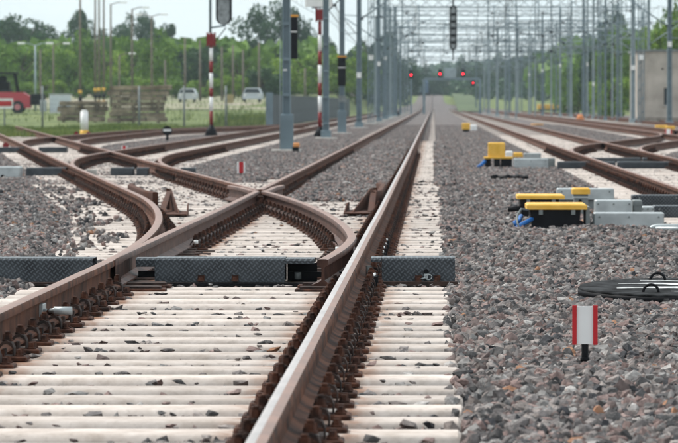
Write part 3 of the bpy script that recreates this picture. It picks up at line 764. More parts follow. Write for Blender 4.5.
# ballast heaped between the rails of the main line beyond the crossing
dens(lambda y: XL + .17, lambda y: XR - .17, 51.5, 62, lambda X, Y, S: g_np(Y) + .004 + RNG.random(len(X)) * .014, .018, .038, lambda y: 40 + (y - 51) * 45, keep=lambda X, Y: np.abs(X - np.array([railB(v) for v in Y])) > .2)
dens(lambda y: XL + .16, lambda y: XR - .16, 62, 135, lambda X, Y, S: g_np(Y) + .002 + RNG.random(len(X)) * .014, .028, .05, lambda y: 420)
dens(lambda y: .02, lambda y: .3, 62, 130, lambda X, Y, S: g_np(Y) + .0 + RNG.random(len(X)) * .01, .028, .05, lambda y: 200)
dens(lambda y: -2.75, lambda y: XL - .2, 66, 135, lambda X, Y, S: g_np(Y) + .0 + RNG.random(len(X)) * .012, .028, .05, lambda y: 300)
P = np.concatenate(pts); S = np.concatenate(scl); n = len(P)
me = bpy.data.meshes.new('ballast_stones'); me.vertices.add(n); me.vertices.foreach_set('co', P.astype('f').ravel())
rot = RNG.random((n, 3)) * 6.283; FL = np.concatenate(flat); rot[FL == 1, :2] = RNG.uniform(-.3, .3, (int((FL == 1).sum()), 2)); sc3 = np.stack([S * RNG.uniform(.8, 1.25, n), S * RNG.uniform(.7, 1.1, n), S * RNG.uniform(.5, .85, n)], 1); sc3[FL == 1] *= np.array([1.15, 1.0, .62])
for nm, dat in (('rot', rot), ('scl', sc3)):
    a = me.attributes.new(nm, 'FLOAT_VECTOR', 'POINT'); a.data.foreach_set('vector', dat.astype('f').ravel())
a = me.attributes.new('idx', 'INT', 'POINT'); a.data.foreach_set('value', np.where(FL == 1, np.array([1, 2, 4, 5, 7, 8])[RNG.integers(0, 6, n)], RNG.integers(0, 10, n)).astype('i'))
ob = link(me, 'ballast_stones'); tag(ob, 'crushed grey and pinkish granite ballast beside and between the sleepers', kind='stuff')
def gn_rocks():
    ng = bpy.data.node_groups.new('rocks', 'GeometryNodeTree'); ng.is_modifier = True
    ng.interface.new_socket('Geometry', in_out='INPUT', socket_type='NodeSocketGeometry'); ng.interface.new_socket('Geometry', in_out='OUTPUT', socket_type='NodeSocketGeometry')
    N = ng.nodes.new; L = ng.links.new; gi, go = N('NodeGroupInput'), N('NodeGroupOutput')
    gti = N('GeometryNodeGeometryToInstance')
    for k in range(10):
        ico = N('GeometryNodeMeshIcoSphere'); ico.inputs['Radius'].default_value = 1.0; ico.inputs['Subdivisions'].default_value = 1 if k % 3 else 2
        sp = N('GeometryNodeSetPosition'); rv = N('FunctionNodeRandomValue'); rv.data_type = 'FLOAT_VECTOR'
        a = 0.44 if k % 3 else 0.22
        rv.inputs[0].default_value = (-a, -a, -a); rv.inputs[1].default_value = (a, a, a); rv.inputs['Seed'].default_value = k * 3 + 1
        L(rv.outputs[0], sp.inputs['Offset']); L(ico.outputs['Mesh'], sp.inputs['Geometry'])
        ch = N('GeometryNodeConvexHull'); L(sp.outputs[0], ch.inputs[0])
        ssm = N('GeometryNodeSetShadeSmooth'); ssm.inputs['Shade Smooth'].default_value = False; L(ch.outputs[0], ssm.inputs[0])
        sm = N('GeometryNodeSetMaterial'); sm.inputs['Material'].default_value = M_STONE; L(ssm.outputs[0], sm.inputs['Geometry'])
        L(sm.outputs[0], gti.inputs[0])
    iop = N('GeometryNodeInstanceOnPoints'); iop.inputs['Pick Instance'].default_value = True
    L(gi.outputs[0], iop.inputs['Points']); L(gti.outputs[0], iop.inputs['Instance'])
    for nm, ty, so in (('rot', 'FLOAT_VECTOR', 'Rotation'), ('scl', 'FLOAT_VECTOR', 'Scale'), ('idx', 'INT', 'Instance Index')):
        na = N('GeometryNodeInputNamedAttribute'); na.data_type = ty; na.inputs['Name'].default_value = nm
        out = [q for q in na.outputs if q.enabled and q.name == 'Attribute'][0]
        if nm == 'rot':
            er = N('FunctionNodeEulerToRotation'); L(out, er.inputs[0]); out = er.outputs[0]
        L(out, iop.inputs[so])
    L(iop.outputs[0], go.inputs[0]); return ng
md = ob.modifiers.new('rocks', 'NODES'); md.node_group = gn_rocks()
print('near stones', n)
# farther ballast: one two-metre patch of stones, laid again and again
ICO = None
def patch_mesh(size, nst, smin, smax, seed):
    r = np.random.default_rng(seed); phi = (1 + 5 ** .5) / 2
    base = np.array([(-1, phi, 0), (1, phi, 0), (-1, -phi, 0), (1, -phi, 0), (0, -1, phi), (0, 1, phi), (0, -1, -phi), (0, 1, -phi), (phi, 0, -1), (phi, 0, 1), (-phi, 0, -1), (-phi, 0, 1)]) / 1.9
    F_ = np.array([(0, 11, 5), (0, 5, 1), (0, 1, 7), (0, 7, 10), (0, 10, 11), (1, 5, 9), (5, 11, 4), (11, 10, 2), (10, 7, 6), (7, 1, 8), (3, 9, 4), (3, 4, 2), (3, 2, 6), (3, 6, 8), (3, 8, 9), (4, 9, 5), (2, 4, 11), (6, 2, 10), (8, 6, 7), (9, 8, 1)])
    vs = []; fs = []
    for i in range(nst):
        s = r.uniform(smin, smax); v = (base + r.uniform(-.3, .3, (12, 3))) * s * np.array([1.1, .95, .7]); R = np.array(Euler(r.uniform(0, 6.28, 3)).to_matrix())
        v = v @ R.T + np.array([r.uniform(-size / 2, size / 2), r.uniform(-size / 2, size / 2), r.uniform(-.012, .012)])
        vs.append(v); fs.append(F_ + 12 * i)
    me = bpy.data.meshes.new('ballast_patch'); me.from_pydata(np.concatenate(vs).tolist(), [], np.concatenate(fs).tolist()); me.materials.append(M_STONE); return me
pm = patch_mesh(2.0, 1250, .024, .042, 3)
gob = link(pm, 'ballast_layer'); tag(gob, 'grey granite ballast layer under the farther tracks', kind='stuff')
def gn_patch(rects):
    ng = bpy.data.node_groups.new('patches', 'GeometryNodeTree'); ng.is_modifier = True
    ng.interface.new_socket('Geometry', in_out='INPUT', socket_type='NodeSocketGeometry'); ng.interface.new_socket('Geometry', in_out='OUTPUT', socket_type='NodeSocketGeometry')
    N = ng.nodes.new; L = ng.links.new; gi, go = N('NodeGroupInput'), N('NodeGroupOutput'); j = N('GeometryNodeJoinGeometry')
    for k, (cx, cy, nx, ny, z0) in enumerate(rects):
        gr = N('GeometryNodeMeshGrid'); gr.inputs['Size X'].default_value = (nx - 1) * 1.98; gr.inputs['Size Y'].default_value = (ny - 1) * 1.98
        gr.inputs['Vertices X'].default_value = nx; gr.inputs['Vertices Y'].default_value = ny
        tf = N('GeometryNodeTransform'); tf.inputs['Translation'].default_value = (cx, cy, z0); L(gr.outputs['Mesh'], tf.inputs['Geometry'])
        pos = N('GeometryNodeInputPosition'); sx = N('ShaderNodeSeparateXYZ'); L(pos.outputs[0], sx.inputs[0])
        m1 = N('ShaderNodeMath'); m1.operation = 'SUBTRACT'; L(sx.outputs['Y'], m1.inputs[0]); m1.inputs[1].default_value = 40
        m2 = N('ShaderNodeMath'); m2.operation = 'MULTIPLY'; L(m1.outputs[0], m2.inputs[0]); m2.inputs[1].default_value = .0018
        cb = N('ShaderNodeCombineXYZ'); L(m2.outputs[0], cb.inputs['Z']); sp = N('GeometryNodeSetPosition'); L(tf.outputs[0], sp.inputs['Geometry']); L(cb.outputs[0], sp.inputs['Offset'])
        rv = N('FunctionNodeRandomValue'); rv.data_type = 'INT'; rv.inputs[4].default_value = 0; rv.inputs[5].default_value = 3; rv.inputs['Seed'].default_value = k
        mm = N('ShaderNodeMath'); mm.operation = 'MULTIPLY'; L(rv.outputs[2], mm.inputs[0]); mm.inputs[1].default_value = math.pi / 2
        c2 = N('ShaderNodeCombineXYZ'); L(mm.outputs[0], c2.inputs['Z']); er = N('FunctionNodeEulerToRotation'); L(c2.outputs[0], er.inputs[0])
        iop = N('GeometryNodeInstanceOnPoints'); L(sp.outputs[0], iop.inputs['Points']); L(gi.outputs[0], iop.inputs['Instance']); L(er.outputs[0], iop.inputs['Rotation'])
        L(iop.outputs[0], j.inputs[0])
    L(j.outputs[0], go.inputs[0]); return ng
md = gob.modifiers.new('patches', 'NODES')
md.node_group = gn_patch([(0.5, 62 + 29.7, 13, 30, -.048), (-1.0, 182 + 29.7, 1, 1, -.2), (5.5, 122 + 59.4, 16, 60, -.048), (-8.4, 62 + 15, 5, 15, -.04), (-6.0, 122 + 59.4, 6, 60, -.048)])

ORD = ['leftmost', 'second', 'third', 'fourth', 'fifth', 'sixth', 'seventh', 'eighth', 'ninth', 'tenth', 'eleventh', 'twelfth', 'thirteenth', 'fourteenth']
def nth(i): return ORD[i] + ('' if i == 0 else ' from the left')
# ------------------------------------------------------------ small things on the near ballast
def marker(px, Y, z0, w, h, post, label, face=M_WHITE, edge=M_RED, rz=0):
    t = thing('marker_sign', label, 'marker', (at(px, Y), Y, z0), rz)
    mb = MB(); mb.box(-w * .5, w * .5, -.006, .006, post, post + h, face); mb.build('sign_plate', t)
    for s in (-1, 1):
        mb = MB(); mb.box(*sorted((s * w * .5, s * w * .32)), -.014, .012, post - .003, post + h + .004, edge); mb.build('red_edge', t)
    mb = MB(); mb.cyl((0, .012, -.12), .016, .016, post + .18, M_BLACK, 10); mb.cyl((0, .0, .0), .021, .021, .015, M_BLACK, 8); mb.build('post', t)
    return t
marker(585, 18.9, 0.0, .112, .168, .075, 'white marker plate with red edges on a short black post, nearest marker', rz=-.05)
marker(241, 72.5, g(72.5) - .04, .13, .19, .04, 'small red marker standing in the ballast left of the crossing', face=M_RED, edge=M_WHITE, rz=.3)
marker(124, 100, g(100) - .04, .12, .18, .05, 'tiny pinkish marker between the ladder rails', face=M_RED, edge=M_WHITE)
marker(668, 150, g(150) - .04, .22, .28, .05, 'pale marker beside the rightmost tracks below the building')
# round black lid with white paint
LID = thing('manhole_cover', 'round black shaft cover with white painted strokes and two lifting rings', 'manhole cover', (1.44, 25.35, 0.010)); LID.rotation_euler = (math.radians(2.8), 0, 0)
mb = MB(); R_ = .585
mb.cyl((0, 0, .01), R_, R_, .035, M_BLACK, 64); mb.cyl((0, 0, .045), R_, R_ - .012, .012, mat('lid_top', (0.015, 0.015, 0.016), .85, .0, spec=.05, noise=.5, nscale=9, bump=.4, bscale=60, col2=(.05, .052, .055)), 64); mb.build('lid', LID)
mw = mat('worn_white_paint', (0.55, .56, .56), .5, noise=.5, nscale=14, col2=(.85, .86, .86))
for k, (x0, x1, y0, w) in enumerate(((-.36, .5, -.14, .15), (-.34, .45, .12, .14), (-.2, .55, .33, .10), (-.05, .5, -.34, .10), (.0, .3, -.01, .07))):
    mb = MB(); n = 14; vs = []
    for i in range(n + 1):
        t = i / n; x = x0 + (x1 - x0) * t; ww = w * math.sin(math.pi * min(1, max(.08, t * 1.3)) * .5 + .1) * (1 + .15 * math.sin(i * 2.1 + k)) * (1 if t < .8 else 1 - (t - .8) * 3)
        y = y0 + .05 * math.sin(t * 4 + k)
        lim = math.sqrt(max(.0, (R_ - .03) ** 2 - x * x)); y = max(-lim + ww / 2, min(lim - ww / 2, y)); vs += [(x, y - ww / 2, .0595), (x, y + ww / 2, .0595)]
    mb.poly(vs, [(2 * i, 2 * i + 2, 2 * i + 3, 2 * i + 1) for i in range(n)], mw); mb.build('painted_stroke', LID)
for (x, y) in ((-.17, -.36), (-.09, .42)):
    mb = MB(); mb.tube([(x + .045 * math.cos(a), y, .055 + .045 * math.sin(a)) for a in np.linspace(0, math.pi, 12)], .008, M_BLACK, 8); mb.build('lifting_ring', LID)
# black cables and thin bits on the ballast
def cable(pts, r, m, name, label, cat='cable'):
    mb = MB(); mb.tube(pts, r, m, 8); tag(mb.build(name), label, cat)
cable([(at(x, 64), 64 + .2 * math.sin(i), g(64) - .01 + .02 * math.sin(i * 2)) for i, x in enumerate(range(419, 452, 4))], .022, M_BLACK, 'cable', 'thin black cable crossing the ballast right of the main rail')
cable([(at(x, 68), 68 + .15 * math.sin(i * 1.3), g(68) + .01 + .015 * math.sin(i * 2)) for i, x in enumerate(range(492, 532, 4))], .03, M_BLACK, 'cable', 'short black cable lying below the far yellow box')

# point machine: black bodies with yellow lids, galvanised channels
def lid_box(parent, x0, x1, y0, y1, zb, zt_, lip=.03, th=.05):
    mb = MB(); mb.prism([(x0 + .03, zb), (x1 - .05, zb), (x1 - .03, zt_ - th), (x0 + .0, zt_ - th)], y0 + .03, y1 - .03, M_BLACK); mb.build('body', parent)
    mb = MB(); a, b, c, d = x0 - lip, x1 + lip, y0, y1; z0, z1 = zt_ - th, zt_; s = .018
    vs = [(a, c, z0), (b, c, z0), (b, d, z0), (a, d, z0), (a, c, z1 - th * .25), (b, c, z1 - th * .25), (b, d, z1 - th * .25), (a, d, z1 - th * .25), (a + s, c + s * .6, z1), (b - s, c + s * .6, z1), (b - s, d - s, z1), (a + s, d - s, z1)]
    mb.poly(vs, [(0, 3, 2, 1), (0, 1, 5, 4), (1, 2, 6, 5), (2, 3, 7, 6), (3, 0, 4, 7), (4, 5, 9, 8), (5, 6, 10, 9), (6, 7, 11, 10), (7, 4, 8, 11), (8, 9, 10, 11)], M_YELLOW); ld = mb.build('lid', parent)
    for k in (.2, .8):
        mb = MB(); xx = x0 + (x1 - x0) * k; mb.box(xx - .02, xx + .02, y0 + .002, y0 + .028, z0 - .05, z0 - .002, M_GALVD, .004); mb.build('latch', ld)
PM = thing('point_machine', 'front point machine with black body, flat yellow lid and blue hoses', 'point machine')
Y = 41.0; lid_box(PM, at(530, Y), at(584, Y), Y, Y + .9, -.06, zt(204, Y) + .0, .03, .052)
mb = MB(); mb.box(at(586, Y), at(590, Y), Y + .05, Y + .8, -.04, zt(207, Y), M_GALVD); mb.tube([(at(581, Y), Y - .02, .05), (at(586, Y), Y - .04, -.02), (at(592, Y), Y, -.03)], .012, M_BLACK); mb.build('side_bracket', PM)
for k in range(2):
    mb = MB(); mb.tube([(at(527 - 5 * k, Y), Y + .1 + .3 * k, .13 - .04 * k), (at(522 - 3 * k, Y), Y + .08, .10 - .05 * k), (at(518 - 3 * k, Y), Y + .02, .04), (at(517, Y), Y, .0)] if k else [(at(533, Y), Y + .05, .075), (at(527, Y), Y + .0, .045), (at(521, Y), Y - .1, .02), (at(515, Y), Y - .2, -.02)], .022, M_BLUE, 10); mb.build('blue_hose', PM)
mb = MB(); mb.tube([(at(528, 41), 41.0, .16), (at(521, 41), 40.95, .17), (at(517, 41), 40.9, .11), (at(517, 41), 40.85, .04), (at(519, 41), 40.8, -.01)], .010, M_GALVD, 8); mb.build('grey_cable', PM)
PM2 = thing('point_machine', 'second point machine behind the front one, thin yellow lid showing', 'point machine')
Y = 44.6; lid_box(PM2, at(520, Y), at(562, Y), Y, Y + .8, -.06, zt(195, Y), .03, .042)
mb = MB(); mb.tube([(at(523, Y), Y + .1, .10), (at(517, Y), Y, .09), (at(508, Y), Y, .085)], .028, M_BLACK, 8); mb.build('black_hose', PM2)
PM3 = thing('junction_box', 'small yellow capped grey box behind the point machines', 'junction box')
Y = 46; mb = MB(); mb.box(at(574, Y), at(588, Y), Y, Y + .3, -.06, zt(194, Y), M_GALVD, .01); mb.build('body', PM3)
mb = MB(); mb.box(at(572, Y), at(590, Y), Y - .02, Y + .32, zt(194.2, Y), zt(188, Y), M_YELLOW, .015); mb.build('lid', PM3)
mb = MB(); mb.box(at(573.5, Y), at(588.5, Y), Y - .012, Y + .31, zt(198, Y), zt(196.5, Y), M_GALV); mb.cyl((at(580, Y), Y - .03, zt(201, Y)), .02, .02, .03, M_BLACK, 8, axis='Y'); mb.build('clamp_band', PM3)
def channel(px0, px1, Y, py0, py1, d, m, label, legs=True, name='cable_channel'):
    t = thing(name, label, 'cable channel'); x0, x1 = at(px0, Y), at(px1, Y); z1, z0 = zt(py0, Y), zt(py1, Y)
    mb = MB(); tt = .005; mb.box(x0, x1, Y, Y + d, z0, z1, m, .01); mb.box(x0 - .004, x1 + .004, Y - .014, Y - .001, z0 - .004, z0 + .012, m); mb.build('cover', t)
    for k in (.08, .5, .92):
        mb = MB(); mb.cyl((x0 + (x1 - x0) * k, Y - .024, (z0 + z1) / 2 + .2 * (z1 - z0)), .011, .011, .009, M_GALVD, 6, axis='Y'); mb.build('bolt', t)
    mb = MB(); mb.box(x0 + .02, x1 - .02, Y + .03, Y + d - .03, -.1, z0 - .004, M_GALVD)
    for k in range(3): x = x0 + (x1 - x0) * (.18 + .32 * k); mb.box(x - .012, x + .012, Y + .005, Y + .028, -.08, z0 - .004, M_GALVD)
    mb.build('base', t); return t
channel(593.5, 664, 41.3, 212.5, 227, .30, M_GALV, 'long galvanised channel in front, right of the yellow lids')
channel(595, 632, 42.6, 200, 213, .35, M_GALV, 'bright galvanised box on top behind the long front channel')
channel(633, 642, 42.8, 200, 214, .35, M_GALVD, 'narrow dull grey end piece right of the bright box')
channel(557, 614, 48.0, 188.5, 199, .35, M_GALV, 'rearmost pale galvanised channel behind the small yellow cap')
channel(641, 654, 43.3, 206.5, 214, .4, M_GALV, 'low galvanised piece between the boxes and the dark covers')
channel(632, 720, 46.5, 195, 204.5, .35, M_CHECK, 'upper dark steel cover at the right edge above the channels')
channel(653, 730, 44.0, 205.5, 217, .35, M_CHECK, 'lower dark steel cover at the right edge beside the channels')
mb = MB(); Y = 40.6; z = zt(226, Y)
mb.tube([(at(648, Y), Y, -.02), (at(653, Y), Y, z - .01), (at(657, Y), Y, z), (at(690, Y), Y, z), (at(720, Y), Y, z)], .022, M_GALV, 10); mb.tube([(at(655, Y), Y - .05, -.01), (at(720, Y), Y - .05, -.01)], .02, M_GALV, 8)
tag(mb.build('drive_pipe'), 'bent galvanised pipe running off to the right edge below the channels', 'pipe')
# far point machine with tall yellow box
PF = thing('point_machine', 'far point machine with a tall yellow hood beside the right turnout', 'point machine')
Y = 81; z0 = g(Y) - .06
mb = MB(); mb.box(at(488, Y), at(505, Y), Y, Y + .35, zt(157, Y), zt(142.5, Y), M_YELLOW, .02); mb.build('hood', PF)
mb = MB(); mb.box(at(484, Y), at(513, Y), Y - .04, Y + .5, zt(158.6, Y), zt(156.5, Y) - .002, M_YELLOW, .008); mb.build('lid', PF)
for a, b in ((485, 491), (494, 500), (501, 512)):
    mb = MB(); mb.box(at(a, Y), at(b, Y), Y, Y + .4, z0, zt(158.8, Y), M_BLACK); mb.build('body', PF)
mb = MB(); mb.tube([(at(485, Y), Y, z0 + .15), (at(481, Y), Y - .1, z0 + .08), (at(477, Y), Y - .1, z0 + .02)], .035, M_BLUE, 8); mb.build('blue_hose', PF)
JB = thing('junction_box', 'pale cream and yellow caps beside the tall yellow hood', 'junction box'); Y = 82
mb = MB(); mb.box(at(505.5, Y), at(513, Y), Y + .1, Y + .4, z0, zt(151, Y), M_WHITE, .02); mb.build('body', JB)
mb = MB(); mb.box(at(513.3, Y), at(523, Y), Y + .1, Y + .4, zt(157, Y), zt(152.5, Y), M_YELLOW, .02); mb.build('lid', JB)
channel(514, 548, 80.2, 158.5, 168, .35, M_GALV, 'far galvanised channel in front, beside the tall yellow hood')
channel(524, 541, 82.6, 153, 161, .35, M_GALV, 'far galvanised box on top, beside the tall yellow hood')
channel(541.5, 555, 81.5, 158, 167, .35, M_GALVD, 'far dull grey channel ending at the dark cover row')
# yellow box on its own, orange lids
def ybox(px, Y, w, h, label):
    t = thing('trackside_box', label, 'trackside box', (at(px, Y), Y, g(Y) - .05))
    mb = MB(); mb.box(-w / 2 + .04, w / 2 - .04, 0, .3, -.05, h * .4, M_BLACK); mb.build('body', t); mb = MB(); mb.box(-w / 2, w / 2, -.03, .33, h * .35, h, M_YELLOW, .03); mb.build('hood', t)
ybox(466, 180, .36, .42, 'small lone yellow box on the ballast right of the main track')
ybox(661, 190, .55, .28, 'low yellow topped box near the foot of the building wall')
ybox(670, 186, .42, .26, 'low yellow topped box with dark base at the right edge')
t = thing('trackside_box', 'flat orange lid on the ballast between the right tracks', 'trackside box', (at(537, 236), 236, g(236) - .05))
mb = MB(); mb.cyl((0, 0, 0), .36, .34, .14, mat('orange_lid', (.55, .30, .12), .7), 20); mb.build('lid', t); mb = MB(); mb.cyl((0, 0, -.06), .25, .25, .06, M_BLACK, 16); mb.build('body', t)
t = thing('trackside_box', 'small orange cover at the foot of the right masts', 'trackside box', (at(580, 300), 300, g(300) - .05))
mb = MB(); mb.cyl((0, 0, 0), .36, .15, .5, mat('orange_cover', (.6, .22, .08), .7), 16); mb.build('cover', t); mb = MB(); mb.box(-.4, .4, -.4, .4, -.06, .0, M_CONC); mb.build('base', t)
mb = MB(); Y = 190; mb.box(at(470, Y), at(477, Y), Y, Y + .3, g(Y), g(Y) + .25, M_WHITE, .04); tag(mb.build('rail_contact'), 'small white block on the left rail of the right track', 'rail contact')
# bright lamps near the ladder's far end
for px, Y, lab in ((5, 108, 'small dark red reflector by the ladder rail at the left edge'), (88, 150, 'red reflector right of the white bollard base'), (76, 152, 'red reflector left of the white bollard base')):
    t = thing('reflector', lab, 'reflector', (at(px, Y), Y, g(Y) + .12)); mb = MB(); mb.cyl((0, 0, 0), .08, .08, .05, M_DRED, 14, axis='Y'); mb.build('disc', t); mb = MB(); mb.box(-.03, .03, .051, .09, -.3, .05, M_BLACK); mb.build('post', t)

# ------------------------------------------------------------ signals, bollard, masts
def red_white_post(x, Y, label, head, bands, w=.068):
    z0 = g(Y) - .05
    t = thing('signal_post', label, 'railway signal', (x, Y, z0))
    k = Y / F
    def zz(py): return zt(py, Y) - z0
    for (a, b, m) in bands:
        mb = MB(); mb.cyl((0, 0, zz(b)), w, w, zz(a) - zz(b), m, 14); mb.build('post_band', t)
    mb = MB(); mb.cyl((0, 0, -.05), .30, w + .01, zz(bands[-1][1]) + .05 - .001, M_BLACK, 14); mb.build('base', t)
    mb = MB(); z = zz(bands[0][0]); mb.box(-.17, -.10, -.05, .05, z - .5, z + .02, M_DRED); mb.box(.10, .17, -.05, .05, z - .5, z + .02, M_DRED); mb.box(-.10, .10, -.11, -.087, z - .45, z - .05, M_DRED); mb.build('band_sleeve', t)
    mb = MB(); mb.cyl((-.03, 0, z + .001), .05, .045, 4.2, M_MAST, 10); mb.build('upper_post', t)
    mb = MB()
    if head:
        zh = zz(25); mb.tube([(0, 0, zh - .10), (.55, 0, zh - .02)], .04, M_MAST); mb.tube([(.55, .02, zh - .1), (.08, .02, z - .42)], .022, M_BLACK); mb.build('bracket', t)
        hx, hw, hh = .47, .30, 2.3
        prof = [(hx + hw * math.cos(a), zh + .28 + .28 * math.sin(a)) for a in np.linspace(math.pi, 2 * math.pi, 9)] + [(hx + hw * math.cos(a), zh + hh + .28 * math.sin(a)) for a in np.linspace(0, math.pi, 9)]
        mb = MB(); mb.prism(prof, .05, .16, M_BLACK); mb.build('backboard', t)
        prof2 = [(hx + (x_ - hx) * .72, zh + .28 + (z_ - zh - .28) * .98) for x_, z_ in prof]
        mb = MB(); mb.prism(prof2, -.06, .049, mat('signal_back', (.24, .26, .27), .5, noise=.3)); mb.build('signal_case', t)
    else:
        zh = zz(7); mb.box(-.55, .45, -.1, .1, zh, zh + .5, M_WHITE, .05); mb.tube([(-.3, 0, zh - .02), (.6, 0, zh + .06)], .04, M_BLACK); mb.tube([(.8, .02, zh + .35), (.1, .02, z - .3)], .025, M_BLACK); mb.build('bracket', t)
    return t
R_, W_ = M_DRED, M_WHITE
red_white_post(at(211, 158), 158, 'red and white banded signal post with black cone base, left one', True, [(33, 48, R_), (48, 61, W_), (61, 73, R_), (73, 88, W_), (88, 97, R_), (97, 111, W_), (111, 125, R_)])
red_white_post(at(320, 155), 155, 'red and white banded signal post among the grey masts', False, [(8, 21, W_), (21, 35, R_), (35, 51, W_), (51, 65, R_), (65, 83, W_), (83, 96, R_), (96, 112, W_), (112, 127, R_)])
t = thing('bollard', 'white round bollard with a yellow foot beside the far siding', 'bollard', (at(84, 158), 158, g(158) - .08))
mb = MB(); mb.cyl((0, 0, .28), .15, .145, .68, M_WHITE, 20); mb.cyl((0, 0, .96), .145, .09, .07, M_WHITE, 20); mb.build('post', t)
mb = MB(); mb.cyl((0, 0, -.05), .17, .155, .329, M_YELLOW, 20); mb.build('foot', t)
Y = 139; t = thing('shunting_signal', 'black round ground signal with a white band, left of the signal post', 'railway signal', (at(167, Y), Y, g(Y) - .06))
mb = MB(); mb.cyl((0, 0, .36), .16, .16, .10, M_BLACK, 24, axis='Y'); mb.build('disc', t); mb = MB(); mb.box(-.13, .13, -.02, -.004, .34, .41, M_WHITE); mb.build('white_band', t)
mb = MB(); mb.cyl((0, .03, 0), .05, .04, .24, M_BLACK, 10); mb.box(-.22, .24, -.08, .1, -.06, .05, M_BLACK); mb.build('base', t)

def make_mast(x, Y, h, w, label, base=True, plate=None, cant=0, group=None, m=M_MAST, name='catenary_mast', blob=False):
    z0 = g(Y) - .03
    t = thing(name, label, 'mast', (x, Y, z0), 0, group)
    mb = MB(); d = w * .5
    # H section: two flanges and a web, tapering slightly
    for s in (-1, 1): mb.prism([(s * d, 0), (s * (d - w * .16), 0), (s * (d * .82 - w * .16), h), (s * d * .82, h)], -w * .45, w * .45, m)
    mb.box(-d + w * .16 + .002, d - w * .16 - .002, -.02, .02, 0, h * .995, m)
    for k in range(int(h / .9)): mb.box(-d + w * .16, d - w * .16, -w * .42, -w * .38, .5 + k * .9, .58 + k * .9, m)
    mb.build('shaft', t)
    if base:
        mb = MB(); mb.box(-w * .78, w * .78, -w * .7, w * .7, .02, .95 if base == 2 else .3, m, .02); mb.build('base_shoe', t)
    mb = MB(); mb.box(-w * 1.7, w * 1.7, -.4, .4, -.15, .06, M_CONC, .03); mb.build('foundation', t)
    if plate:
        mb = MB(); zp = zt(plate, Y) - z0; mb.box(-w * .42, w * .42, -w * .5 - .03, -w * .5 - .01, zp, zp + .28, M_WHITE); mb.build('number_plate', t)
    for s in ([cant] if cant in (-1, 1) else ([-1, 1] if cant == 2 else [])):
        mb = MB(); mb.tube([(s * w * .4, 0, 6.9), (s * 2.4, 0, 7.05)], .035, m); mb.tube([(s * w * .4, 0, 5.4), (s * 2.4, 0, 6.95)], .04, m); mb.tube([(s * 1.1, 0, 5.9), (s * 2.5, 0, 5.75)], .025, m)
        mb.build('cantilever', t); mb = MB(); mb.cyl((s * w * .5, 0, 6.84), .09, .07, .14, M_BLACK, 8); mb.cyl((s * w * .5, 0, 5.33), .09, .07, .14, M_BLACK, 8); mb.build('insulator', t)
    if blob:
        mb = MB(); mb.cyl((w * .9, -.1, .1), .16, .13, .35, M_BLACK, 10); mb.build('earth_box', t)
    return t
XM = -3.7
for px, Y, w, kw, lab in ((286.5, 108, .22, dict(base=2, plate=None), 'nearest and widest blue grey mast, between main and side track'),
                      (326, 146, .22, dict(base=1), 'blue grey mast directly behind the banded signal post'),
                      (342, 171, .22, dict(base=2), 'blue grey mast with a tall dark box high on it'),
                      (359, 210, .27, dict(base=1, plate=78, cant=1), 'blue grey mast with a white plate, third behind the banded post'),
                      (385, 322, .3, dict(base=1, plate=60, cant=1), 'thin distant mast just left of the red signal lights'),
                      (395, 405, .35, dict(base=1, cant=1, blob=True), 'small distant mast with a black box at its foot')):
    make_mast(at(px, Y), Y, 10.5 if Y > 150 else 9.5, w, lab, **kw)
# cable lying up the nearest mast, boxes hanging on masts
mb = MB(); Y = 107.7; mb.tube([(at(280, Y), Y, g(Y) - .05), (at(280.3, Y), Y, 2.5), (at(281.5, Y), Y, 4.6)], .014, M_MASTL); mb.box(at(286.5, Y) - .08, at(286.5, Y) + .02, Y + .05 - .2, Y + .06 - .2, zt(70.6, Y), zt(69.3, Y), M_WHITE)
tag(mb.build('earthing_cable'), 'pale cable running up the nearest mast', 'cable')
t = thing('foot_box', 'small orange capped box at the foot of the nearest mast', 'box', (at(295.5, 107), 107, g(107)))
mb = MB(); mb.box(-.08, .08, -.05, .15, -.05, .10, M_BLACK); mb.build('body', t); mb = MB(); mb.box(-.06, .10, -.06, .14, .1, .2, mat('orange_cap', (.7, .3, .1), .6), .02); mb.build('cap', t)
for px, py0, py1, Y, w, lab in ((294.2, 15, 59, 118, .20, 'tall black box with orange top beside the nearest mast'), (342, 56, 86, 170.5, .32, 'black box with orange top hanging on the middle mast'), (342.5, 96, 102, 170.6, .3, 'narrow dark band low on the middle mast')):
    t = thing('equipment_box', lab, 'equipment box', (at(px, Y), Y - .25, zt(py1, Y))); h = zt(py0, Y) - zt(py1, Y)
    mb = MB(); mb.box(-w / 2, w / 2, -.12, .12, 0, h * .95 if h > .5 else h, M_BLACK if h > .5 else M_GALVD, .01); mb.build('case', t)
    if h > .5:
        mb = MB(); mb.box(-w / 2 - .02, w / 2 + .02, -.14, .14, h * .952, h, mat('orange_top', (.72, .33, .06), .6)); mb.build('top', t); mb = MB(); mb.box(-w / 2 + .01, w / 2 - .01, -.13, -.121, h * .60, h * .625, M_WHITE); mb.build('stripe', t)
